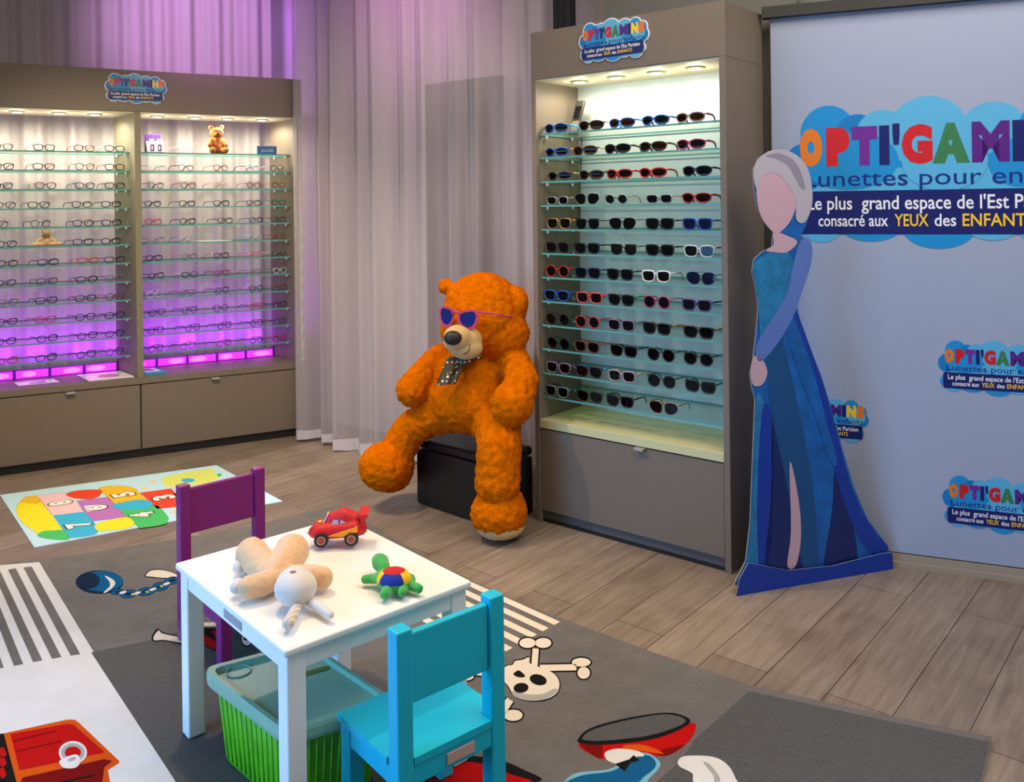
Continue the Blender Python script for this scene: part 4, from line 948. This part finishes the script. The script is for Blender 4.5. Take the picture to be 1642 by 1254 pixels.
# ================================================================== GLASSES ON THE SHELVES
COLS = {'black': (18, 18, 20), 'dark grey': (62, 62, 66), 'brown': (62, 40, 26), 'dark brown': (40, 26, 18), 'blue': (8, 82, 176), 'navy': (20, 30, 78), 'light blue': (40, 160, 228),
        'red': (196, 20, 16), 'coral': (226, 58, 60), 'magenta': (168, 20, 104), 'crimson': (176, 18, 40), 'orange': (232, 120, 34), 'white': (232, 230, 226), 'cream': (226, 208, 172),
        'grey pink': (168, 142, 148), 'silver': (168, 168, 170), 'gold': (180, 130, 60), 'green': (20, 150, 50), 'teal': (30, 150, 150), 'purple': (84, 62, 130), 'mauve': (120, 100, 124),
        'pink': (222, 132, 168), 'clear': (206, 208, 208), 'tortoiseshell': (96, 52, 24), 'pale blue': (140, 184, 214), 'yellow': (206, 190, 90), 'grey blue': (100, 116, 128)}
def fm(c):
    return mat('frame_'+c.replace(' ', '_'), COLS[c], 0.3 if c not in ('silver', 'gold') else 0.25, metal=0.7 if c in ('silver', 'gold') else 0)
LENS = {'dark': glass('lens_dark', (0.05, 0.06, 0.075), 0.05), 'brown': glass('lens_brown', (0.12, 0.06, 0.03), 0.05), 'green': glass('lens_green', (0.05, 0.12, 0.05), 0.05),
        'blue': glass('lens_blue', (0.04, 0.10, 0.34), 0.08), 'grey': glass('lens_grey', (0.14, 0.13, 0.15), 0.05), 'clear': glass('lens_clear', (0.97, 0.985, 0.98), 0.02)}
SHAPES = {  # lens half width, half height, squareness, top flare, rim radius, wrap, gap between lens centres / 2
    'rectangular': (.0245, .0165, 3.0, .06, .0027, .0, .0330), 'oval': (.0235, .0170, 2.4, .05, .0026, .0, .0325), 'round': (.0215, .0190, 2.0, .0, .0022, .0, .0310),
    'sporty wraparound': (.0285, .0185, 2.15, .10, .0036, .020, .0350), 'square': (.0270, .0215, 3.0, .10, .0030, .001, .0350), 'circular': (.0250, .0235, 2.1, .02, .0024, .0, .0350),
    'aviator': (.0280, .0240, 2.4, .16, .0012, .001, .0350), 'browline': (.0265, .0215, 2.8, .10, .0017, .0, .0350)}
_PROTO = {}
def lens_pts(sh, s, k=1.0, n=26):
    a, b, q, fl, r, wr, g_ = SHAPES[sh]; out = []
    for i in range(n):
        t = 2*PI*i/n; c, d = math.cos(t), math.sin(t)
        x = math.copysign(abs(c)**(2/q), c)*a*k; z = math.copysign(abs(d)**(2/q), d)*b*k
        x *= 1+fl*z/b
        if sh == 'aviator': x += -s*(-z if z < 0 else 0)*0.25
        X = s*g_+x; y = wr*((abs(X)/(g_+a))**2)
        out.append(Vector((X, y, b+r+z)))
    return out
def glasses_proto(sh):
    if sh in _PROTO: return _PROTO[sh]
    a, b, q, fl, r, wr, g_ = SHAPES[sh]; W_ = g_+a+r; zt = b+r+b*.62
    fr = MB()
    for s in (-1, 1): fr.tube(lens_pts(sh, s, 1+r/a*.5), r, 6, closed=True)
    zb = b+r+b*.30; xi = g_-a*1.0
    fr.tube([(-xi-.001, 0, zb), (-xi*.5, -.001, zb+.0035), (0, -.0015, zb+.0045), (xi*.5, -.001, zb+.0035), (xi+.001, 0, zb)], max(r, .0016), 6)
    if sh in ('aviator',): fr.tube([(-g_*.75, 0, 2*b+r), (0, -.001, 2*b+r+.0005), (g_*.75, 0, 2*b+r)], .0012, 6)
    if sh in ('browline', 'square'):
        for s in (-1, 1): fr.tube([(s*xi, 0, 2*b+r*1.2-.002), (s*g_, 0, 2*b+r*1.2), (s*(g_+a*1.08), wr, 2*b+r*1.2-.001)], .0034 if sh == 'browline' else .0026, 6)
    for s in (-1, 1):                    # end pieces
        fr.tube([(s*(g_+a*.94), wr*.9, zt), (s*(W_+.002), wr+.003, zt+.001), (s*(W_+.004), wr+.010, zt+.001)], max(r*1.0, .0018), 6)
    fm_ = fr.mesh('frame_front', [MATS['white_paint']])
    lenses = []
    for s in (-1, 1):
        mb = MB(); P = lens_pts(sh, s, 1.0); mb.prism(P, (0, -.0008, 0)); lenses.append(mb.mesh('lens', [LENS['clear']]))
    temples = []
    tr_ = .0032 if sh == 'sporty wraparound' else .0016 if sh == 'aviator' else .0023
    for s in (-1, 1):
        mb = MB(); y0 = wr+.010; x0 = s*(W_+.004)
        mb.tube([(x0, y0, zt+.001), (x0+s*.002, .045, zt+.001), (x0, .088, zt-.002), (x0-s*.003, .106, zt-.010), (x0-s*.007, .124, .0045)], [tr_*1.15, tr_, tr_, tr_*1.1, tr_*.9], 6, flat=1.5 if sh in ('sporty wraparound', 'square') else 1.0)
        temples.append(mb.mesh('temple', [MATS['white_paint']]))
    lo = min(v.co.z for v in fm_.vertices)
    for me in [fm_]+lenses+temples:
        for v in me.vertices: v.co.z -= lo
    _PROTO[sh] = (fm_, lenses, temples); return _PROTO[sh]
def link_part(name, me, m, parent):
    o = bpy.data.objects.new(name, me); COL.objects.link(o); o.parent = parent
    o.material_slots[0].link = 'OBJECT'; o.material_slots[0].material = m
    return o
ORD = ['', 'top', 'second', 'third', 'fourth', 'fifth', 'sixth', 'seventh', 'eighth', 'ninth', 'tenth', 'eleventh', 'bottom']
NTH = ['', 'first', 'second', 'third', 'fourth', 'fifth']
def place_glasses(kind, sh, cf, ct, lens, pos, rz, label, group, k):
    fmesh, lmesh, tmesh = glasses_proto(sh)
    t = thing(kind, label, kind if kind == 'sunglasses' else 'glasses', pos, group, rz); t.scale = (k, k, k)
    f = link_part('frame_front', fmesh, fm(cf), t)
    for m in lmesh: link_part('lens', m, LENS[lens], t)
    for m in tmesh:
        o = link_part('temple', m, fm(ct), t)
        if ct != cf: o['label'] = ct+' temple'
SW, RT, OV, RD_, SQ, CI, AV, BR = 'sporty wraparound', 'rectangular', 'oval', 'round', 'square', 'circular', 'aviator', 'browline'
SUN = [  # per shelf: (x in the photo, shape, frame, temple, lens)
    [(885, SW, 'blue', 'light blue', 'dark'), (943, SW, 'black', 'cream', 'brown'), (991, SW, 'blue', 'light blue', 'brown'), (1048, SW, 'blue', 'blue', 'dark'), (1104, SW, 'grey pink', 'brown', 'brown')],
    [(886, SW, 'blue', 'orange', 'dark'), (933, SW, 'brown', 'cream', 'brown'), (984, SW, 'black', 'black', 'dark'), (1044, SW, 'dark brown', 'brown', 'brown'), (1105, SW, 'magenta', 'magenta', 'dark')],
    [(888, SW, 'dark grey', 'yellow', 'dark'), (943, SW, 'brown', 'brown', 'brown'), (987, SW, 'red', 'red', 'dark'), (1044, SW, 'red', 'red', 'brown'), (1115, SW, 'navy', 'brown', 'dark')],
    [(888, RT, 'silver', 'silver', 'dark'), (939, AV, 'silver', 'silver', 'dark'), (988, RD_, 'silver', 'silver', 'green'), (1057, RT, 'silver', 'orange', 'dark'), (1114, SW, 'crimson', 'crimson', 'brown')],
    [(890, SQ, 'gold', 'orange', 'dark'), (940, BR, 'black', 'black', 'dark'), (998, AV, 'black', 'black', 'dark'), (1058, SQ, 'black', 'black', 'dark'), (1118, SQ, 'blue', 'blue', 'blue')],
    [(888, SQ, 'dark brown', 'dark brown', 'brown'), (939, SQ, 'black', 'black', 'dark'), (1000, BR, 'black', 'black', 'grey'), (1058, SQ, 'black', 'black', 'dark'), (1121, SQ, 'clear', 'red', 'grey')],
    [(888, CI, 'red', 'red', 'brown'), (940, SQ, 'navy', 'navy', 'dark'), (994, SQ, 'black', 'black', 'dark'), (1052, SQ, 'white', 'white', 'dark'), (1124, AV, 'navy', 'navy', 'blue')],
    [(884, SQ, 'blue', 'blue', 'dark'), (943, SQ, 'coral', 'coral', 'dark'), (996, SQ, 'black', 'green', 'dark'), (1053, CI, 'magenta', 'magenta', 'dark'), (1117, SQ, 'purple', 'navy', 'grey')],
    [(886, CI, 'black', 'black', 'dark'), (940, CI, 'red', 'red', 'dark'), (996, SQ, 'mauve', 'mauve', 'dark'), (1053, SQ, 'black', 'orange', 'dark'), (1120, SQ, 'black', 'orange', 'dark')],
    [(887, CI, 'black', 'black', 'dark'), (939, SQ, 'tortoiseshell', 'coral', 'brown'), (1000, SQ, 'black', 'black', 'dark'), (1060, CI, 'black', 'black', 'dark'), (1120, CI, 'dark brown', 'black', 'dark')],
    [(887, SQ, 'mauve', 'purple', 'grey'), (942, SQ, 'black', 'light blue', 'dark'), (997, SQ, 'grey pink', 'cream', 'grey'), (1061, CI, 'black', 'black', 'dark'), (1123, SQ, 'black', 'green', 'dark')],
    [(881, SQ, 'grey blue', 'navy', 'dark'), (943, SQ, 'black', 'green', 'dark'), (994, SQ, 'black', 'black', 'dark'), (1064, AV, 'gold', 'black', 'dark')]]
def shelf_spot(cab, x, z, d):
    o = cab.o+cab.D*d; a = along(x, 300, o, cab.A)
    for _ in range(3):
        q = o+cab.A*a; y = HY-(z-EYE)*FOCAL/q.y; a = along(x, y, o, cab.A)
    q = o+cab.A*a; return Vector((q.x, q.y, z))
rzR = math.atan2(RA.y, RA.x)
jit = random.Random(3)
for i, row in enumerate(SUN):
    for j, (x, sh, cf, ct, ln) in enumerate(row):
        p = shelf_spot(RC, x+((3.5 if i < 2 else 6 if i < 7 else 8.5 if i < 11 else 12) if j == 0 else 2 if j == 1 else 3 if j == 2 and i < 3 else 0), ZR[i]+0.0005, 0.10)
        lab = '%s %s sunglasses on the %s shelf of the tall sunglasses cabinet, %s from left' % (cf, sh, ORD[i+1], NTH[j+1]) if cf == ct else '%s %s sunglasses with %s temples, %s shelf of sunglasses cabinet, %s from left' % (cf, sh, ct, ORD[i+1], NTH[j+1])
        place_glasses('sunglasses', sh, cf, ct, ln, p, rzR+jit.uniform(-.05, .05)*(.4 if sh == SW else 1), lab, 'sunglasses on the lit shelves', 0.93 if sh == SW else 0.98)
LEFT = [
    [(3, OV, 'dark brown', 'clear'), (70.6, RT, 'dark brown', 'clear'), (135, OV, 'dark brown', 'orange'), (191.6, RT, 'black', 'white')],
    [(4, RT, 'black', 'black'), (70, RT, 'black', 'orange'), (136, RD_, 'black', 'orange'), (195, RT, 'black', 'orange')],
    [(3, OV, 'black', 'black'), (73, OV, 'brown', 'cream'), (136, OV, 'navy', 'teal'), (190, RT, 'black', 'black')],
    [(7, OV, 'dark grey', 'dark grey'), (62, RT, 'black', 'teal'), (131, OV, 'black', 'black'), (183, RT, 'black', 'black')],
    [(-4, RD_, 'black', 'black'), (65, RD_, 'brown', 'brown'), (133, OV, 'dark brown', 'dark brown'), (184, RT, 'black', 'navy')],
    [(9, OV, 'black', 'black'), None, (133, RT, 'black', 'black'), (183, RT, 'black', 'navy')],
    [(11, OV, 'dark brown', 'dark brown'), (77, RT, 'navy', 'black'), (141, RT, 'red', 'orange'), (193, RT, 'brown', 'black')],
    [(8, OV, 'brown', 'brown'), (75, OV, 'dark grey', 'black'), (139, RT, 'black', 'black'), (190, OV, 'mauve', 'brown')],
    [(12, OV, 'mauve', 'black'), (74, RT, 'black', 'navy'), (137, RT, 'black', 'black'), (189, OV, 'tortoiseshell', 'red')],
    [(10, OV, 'black', 'black'), (73, RT, 'red', 'crimson'), (137, OV, 'navy', 'navy'), (191, RT, 'black', 'navy')],
    [(8, OV, 'navy', 'black'), (75.5, OV, 'navy', 'navy'), (140, OV, 'dark brown', 'navy'), (191, OV, 'black', 'navy')],
    [(10, RT, 'red', 'tortoiseshell'), (74, OV, 'navy', 'navy'), (138, OV, 'navy', 'black'), (193, RD_, 'navy', 'dark grey')]]
RIGHT = [
    [(297, RD_, 'white', 'white')],
    [(252, OV, 'clear', 'teal'), (298, RD_, 'mauve', 'dark grey'), (354, RD_, 'brown', 'orange'), (404, RD_, 'pale blue', 'blue'), (452, RD_, 'tortoiseshell', 'white')],
    [(250, RD_, 'dark grey', 'black'), (302, RD_, 'brown', 'red'), (354, RD_, 'cream', 'pink'), (407, RD_, 'brown', 'orange'), (455, RD_, 'tortoiseshell', 'orange')],
    [(245, OV, 'navy', 'black'), (300, RT, 'black', 'black'), (355, RT, 'dark brown', 'black'), (407, RT, 'dark grey', 'black'), (458, OV, 'dark grey', 'grey blue')],
    [(246, OV, 'red', 'orange'), (301, OV, 'black', 'black'), (361, RT, 'brown', 'dark brown'), (414, OV, 'purple', 'dark grey'), (460, OV, 'dark grey', 'dark grey')],
    [(251, OV, 'grey pink', 'dark brown'), (301, RD_, 'clear', 'silver'), None, (409, OV, 'clear', 'pale blue'), (462, OV, 'gold', 'red')],
    [(247, OV, 'black', 'dark brown'), (304, OV, 'grey blue', 'orange'), (355, OV, 'dark brown', 'gold'), (410, OV, 'pink', 'coral'), (462, OV, 'dark grey', 'yellow')],
    [(251, RD_, 'dark brown', 'black'), (304, OV, 'black', 'white'), (356, OV, 'crimson', 'dark brown'), (411, OV, 'grey pink', 'mauve'), (463, OV, 'clear', 'dark grey')],
    [(248, RD_, 'clear', 'purple'), (300, OV, 'mauve', 'purple'), (356, RD_, 'navy', 'black'), (416, RD_, 'black', 'pink'), (465, OV, 'tortoiseshell', 'gold')],
    [(252, OV, 'navy', 'purple'), (304, RD_, 'black', 'navy'), (354, RD_, 'navy', 'yellow'), (415, OV, 'coral', 'navy'), (461, OV, 'black', 'dark grey')],
    [(250, RD_, 'black', 'navy'), (309, RD_, 'navy', 'navy'), (360, RD_, 'black', 'black'), (420, RD_, 'black', 'navy'), (465, RD_, 'dark grey', 'black')],
    [(250, RD_, 'navy', 'navy'), (301, RD_, 'tortoiseshell', 'navy'), (359, OV, 'magenta', 'purple'), (413, RD_, 'navy', 'magenta'), (464, OV, 'crimson', 'magenta')]]
xd = Vector((LD.y, -LD.x)); rzL = math.atan2(xd.y, xd.x)
for rows, bay, dd, kk in ((LEFT, 'left', 0.29, 0.93), (RIGHT, 'right', 0.29, 0.90)):
    for i, row in enumerate(rows):
        for j, e in enumerate(row):
            if e is None: continue
            x, sh, cf, ct = e
            if x > 440: x = min(x-8, 447 if 3 <= i <= 6 else 449)
            elif x > 405: x = min(x, 411)
            elif 172 < x < 200: x = min(x-5, 184)
            p = shelf_spot(LC, x, Z[i]+0.0005, dd)
            lab = '%s %s eyeglasses on the %s shelf of the %s eyeglass bay, %s from left' % (cf, sh, ORD[i+1], bay, NTH[j+1]) if cf == ct else '%s %s eyeglasses with %s temples, %s shelf of %s bay, %s from left' % (cf, sh, ct, ORD[i+1], bay, NTH[j+1])
            place_glasses('eyeglasses', sh, cf, ct, 'clear', p, rzL+(.12 if bay == 'left' else .24)+jit.uniform(-.06, .06), lab, 'eyeglasses in the %s bay' % bay, kk)

# ================================================================== SMALL THINGS ON THE CABINET SHELVES
LA3, LD3 = v3(LA), v3(LC.dn); LN3 = Vector((LA.y, -LA.x, 0))
def flatbox(name, label, cat, p, X, Y, h, m, bev=0.0006):
    t = thing(name, label, cat, p); mb = MB(); mb.box(p, X, Y, UP*h); b = put('body' if h > .006 else 'sheet', mb, m, t, bevel=bev); return t, b
def small_bear(p, s, yaw, m, m2, label, pose):
    t = thing('teddy_bear', label, 'teddy bear', p)
    R_ = Matrix.Rotation(yaw, 3, 'Z'); q = lambda x, y, z: p+R_ @ Vector((x*s, y*s, z*s))   # faces -y
    ch_ = [[(q(0, 0, .24), (.24*s, .22*s, .24*s)), (q(0, 0, .46), (.19*s, .18*s, .18*s))], [(q(*pose['head']), (.23*s, .21*s, .20*s))]]
    hx, hy, hz = pose['head']
    for sx in (-1, 1):
        ch_.append([(q(hx+sx*.17, hy+.02, hz+.17), .075*s), (q(hx+sx*.19, hy+.02, hz+.19), .075*s)])
        ch_.append([(q(sx*.18, -.03, .48), .085*s), (q(sx*pose['arm'][0], pose['arm'][1], pose['arm'][2]), .085*s)])
        ch_.append([(q(sx*.14, -.08, .11), .11*s), (q(sx*pose['leg'][0], pose['leg'][1], .105), .105*s)])
    ch_.append([(q(hx, hy-.17, hz-.06), (.10*s, .08*s, .08*s))])
    soft('body', ch_, .022*s, m, t, rough=.020*s, rscale=9/s, iters=3)
    mb = MB(); mb.ball(q(hx, hy-.265, hz-.03), (.035*s, .025*s, .028*s), nu=10, nv=6); put('nose', mb, mat('nose_black', (30, 24, 20)), t)
    for sx in (-1, 1):
        mb = MB(); mb.ball(q(hx+sx*.08, hy-.195, hz+.05), .022*s, nu=8, nv=6); put('eye', mb, mat('nose_black', (30, 24, 20)), t)
    if m2:
        mb = MB(); mb.ball(q(hx-.08, hy-.17, hz-.20), (.08*s, .03*s, .045*s), nu=10, nv=6); mb.ball(q(hx+.08, hy-.17, hz-.20), (.08*s, .03*s, .045*s), nu=10, nv=6); put('bow', mb, m2, t)
    return t
small_bear(shelf_spot(LC, 347, Z[0]+.001, 0.45), 0.175, 0.55, mat('tan_fur', (172, 104, 48), 0.95, vary=0.2, scale=90, bump=.8, bscale=300), None,
           'small tan teddy bear sitting on the top shelf of the right eyeglass bay', {'head': (0, -.04, .74), 'arm': (.27, -.20, .30), 'leg': (.22, -.40, 0)})
small_bear(shelf_spot(LC, 74, Z[5]+.001, 0.42), 0.100, 0.55, mat('cream_fur', (220, 186, 136), 0.95, vary=0.12, scale=90, bump=.8, bscale=300), mat('bow_brown', (150, 66, 24), 0.7),
           'small cream teddy bear with a brown bow on the sixth shelf of left bay', {'head': (0, -.06, .70), 'arm': (.46, -.14, .26), 'leg': (.66, -.26, 0)})
# purple counter display with two white houses
p = shelf_spot(LC, 233, Z[0]+.001, 0.5); X = LA3*.088; t = thing('display_stand', 'small purple display card with two white boxes on right bay top shelf', 'display', p)
MV = mat('violet_card', (74, 34, 116), 0.5); MVD = mat('dark_violet', (44, 26, 64), 0.5)
mb = MB(); mb.box(p-LD3*.012, LA3*.104, LD3*.03, UP*.006); put('base', mb, MVD, t, bevel=.0006)
mb = MB(); mb.box(p+LD3*.006+UP*.006, X, LD3*.006, UP*.108); put('back_card', mb, MV, t, bevel=.0006)
mb = MB(); mb.hexa([p+LA3*a-LD3*d+UP*.006 for a, d in ((.008, .008), (.092, .008), (.092, -.004), (.008, -.004))], [p+LA3*a-LD3*d+UP*.07 for a, d in ((.002, .008), (.100, .008), (.100, -.004), (.002, -.004))]); b_ = put('white_box', mb, mat('soft_white', (226, 218, 226), 0.5), t, bevel=.001)
for a in (.026, .066):
    mb = MB(); mb.box(p+LA3*a-LD3*.011+UP*.014, LA3*.020, LD3*.003, UP*.038); w_ = put('window', mb, MV, b_); mb = MB(); mb.box(p+LA3*(a+.004)-LD3*.012+UP*.020, LA3*.008, LD3*.002, UP*.022); put('pane', mb, mat('pale_metal', (205, 200, 200)), b_)
    mb = MB(); mb.box(p+LA3*(a-.004)-LD3*.004+UP*.072, LA3*.026, LD3*.006, UP*.014); put('roof', mb, mat('lilac_grey', (176, 164, 184), 0.5), b_)
# blue name plate
p = shelf_spot(LC, 413, Z[0]+.001, 0.30); t = thing('name_plate', 'small blue name plate lettered jacadi on the top shelf of right bay', 'sign', p)
mb = MB(); mb.box(p, LA3*.118, LD3*.012, UP*.052); pl = put('plate', mb, mat('plate_blue', (40, 96, 148), 0.35), t, bevel=.002)
mb = MB(); write(mb, 'jacadi', p-LD3*.0006+LN3*.0008+LA3*.022+UP*.016, LA3, UP, .074, .020, .0, 0); put('lettering', mb, mat('plate_white', (190, 206, 220), 0.5), pl)
# papers
p = shelf_spot(LC, 320, Z[5]+.0006, 0.35); t = thing('leaflet', 'white leaflet lying flat on the sixth shelf of the right eyeglass bay', 'leaflet', p)
mb = MB(); mb.box(p, LA3*.19, LD3*.15, UP*.0015); put('sheet', mb, mat('paper_white', (250, 250, 248), 0.3), t)
p = LC.P(along(30, 608, LC.o+LC.D*.3, LA), .30, SLAB+.0005)
t = thing('leaflet', 'white leaflet with blue artwork on the counter of the left eyeglass bay', 'leaflet', p)
mb = MB(); x_, y_ = LA3*.20, LC.D.to_3d()*.36; mb.box(p, x_, y_, UP*.0012, 0)
e_ = UP*.0014; mb.box(p+x_*.30+y_*.12+e_, x_*.42, y_*.42, UP*.0003, 1); mb.box(p+x_*.55+y_*.25+e_*1.3, x_*.16, y_*.30, UP*.0003, 3); mb.box(p+x_*.1+y_*.74+e_, x_*.7, y_*.10, UP*.0003, 2); mb.box(p+x_*.02+y_*.02+e_, x_*.96, y_*.04, UP*.0003, 4)
put('sheet', mb, [mat('paper_white', (250, 250, 248)), mat('print_pale_blue', (120, 184, 224), 0.4), mat('print_teal_ink', (90, 160, 170), 0.4), mat('print_lilac', (150, 120, 190), 0.4), mat('print_gold', (214, 170, 96), 0.4)], t)
p = LC.P(along(142, 612, LC.o+LC.D*.12, LA), .12, SLAB+.0005)
t = thing('magazine', 'open white magazine with a golden round picture on left bay counter', 'magazine', p)
mb = MB(); x_, y_ = LA3*.235, LC.D.to_3d()*.62; mb.box(p, x_, y_, UP*.006, 0); c = p+x_*.55+y_*.40+UP*.0062
mb.prism([c+x_*(.24*math.cos(k*PI/14))+y_*(.25*math.sin(k*PI/14)) for k in range(28)], UP*.0004, 1)
for k in range(6): mb.box(c+x_*(-.14+.05*k)+y_*(.06*math.sin(k*2.1))+UP*.0005, x_*.025, y_*.06, UP*.0003, 2)
put('pages', mb, [MATS['paper_white'], mat('print_caramel', (200, 146, 92), 0.4), mat('print_rust', (168, 74, 40), 0.4)], t)
p = LC.P(div+tl/2+.006, .10, SLAB+.0005); t = thing('box', 'small flat blue box with a white label on the right bay counter', 'box', p)
mb = MB(); x_, y_ = LA3*.125, LC.D.to_3d()*.50; mb.box(p, x_, y_, UP*.018); bb = put('body', mb, mat('box_blue', (58, 148, 190), 0.4), t, bevel=.001)
mb = MB(); mb.box(p+x_*.16+y_*.16+UP*.018, x_*.68, y_*.68, UP*.0006, 0); c = p+x_*.5+y_*.5+UP*.0188; mb.prism([c+x_*(.22*math.cos(k*PI/12))+y_*(.20*math.sin(k*PI/12)) for k in range(24)], UP*.0003, 1); put('paper_label', mb, [MATS['paper_white'], mat('print_mulberry', (140, 90, 140), 0.4)], bb)
# cordless phone leaning in the corner of the sunglasses cabinet, with its cable
RA3, RD3 = v3(RA), v3(RC.dn)
p = shelf_spot(RC, 912, ZR[0]+.0055, 0.55); t = thing('cordless_phone', 'slim black and silver handset standing on the top sunglasses shelf against the side', 'phone', p)
ax = (UP*.155+RD3*.035+RA3*.018); tr3 = RA3*.045+RD3*.006; nn = tr3.cross(ax).normalized(); nn = nn if nn.y < 0 else -nn
mb = MB(); mb.box(p+nn*.0, tr3, ax, -nn*.014); hs_ = put('handset', mb, mat('phone_grey', (52, 50, 44), 0.35), t, bevel=.003)
mb = MB(); mb.box(p+tr3*.16+ax*.46+nn*.0005, tr3*.68, ax*.36, nn*.001); put('screen', mb, mat('phone_screen', (14, 14, 14), 0.15), hs_)
mb = MB(); mb.box(p+tr3*.10+ax*.08+nn*.0005, tr3*.80, ax*.30, nn*.0014); put('keypad', mb, mat('phone_keys', (120, 118, 104), 0.4), hs_)
pa_ = shelf_spot(RC, 932, 1.66, .93); mb = MB(); pts = [pa_+UP*.06, pa_+UP*.0+RA3*.002, pa_-UP*.06+RA3*-.004, pa_-UP*.12-RA3*.008, pa_-UP*.22-RA3*.012, pa_-UP*.34-RA3*.012]
mb.tube(smooth_loop(pts, 4)[:21], .0022, 6); cb = put('cable', mb, M_BLACK, base=tuple(pa_-UP*.34)); tag(cb, 'thin black cable hanging down the back corner of the sunglasses cabinet', 'cable')
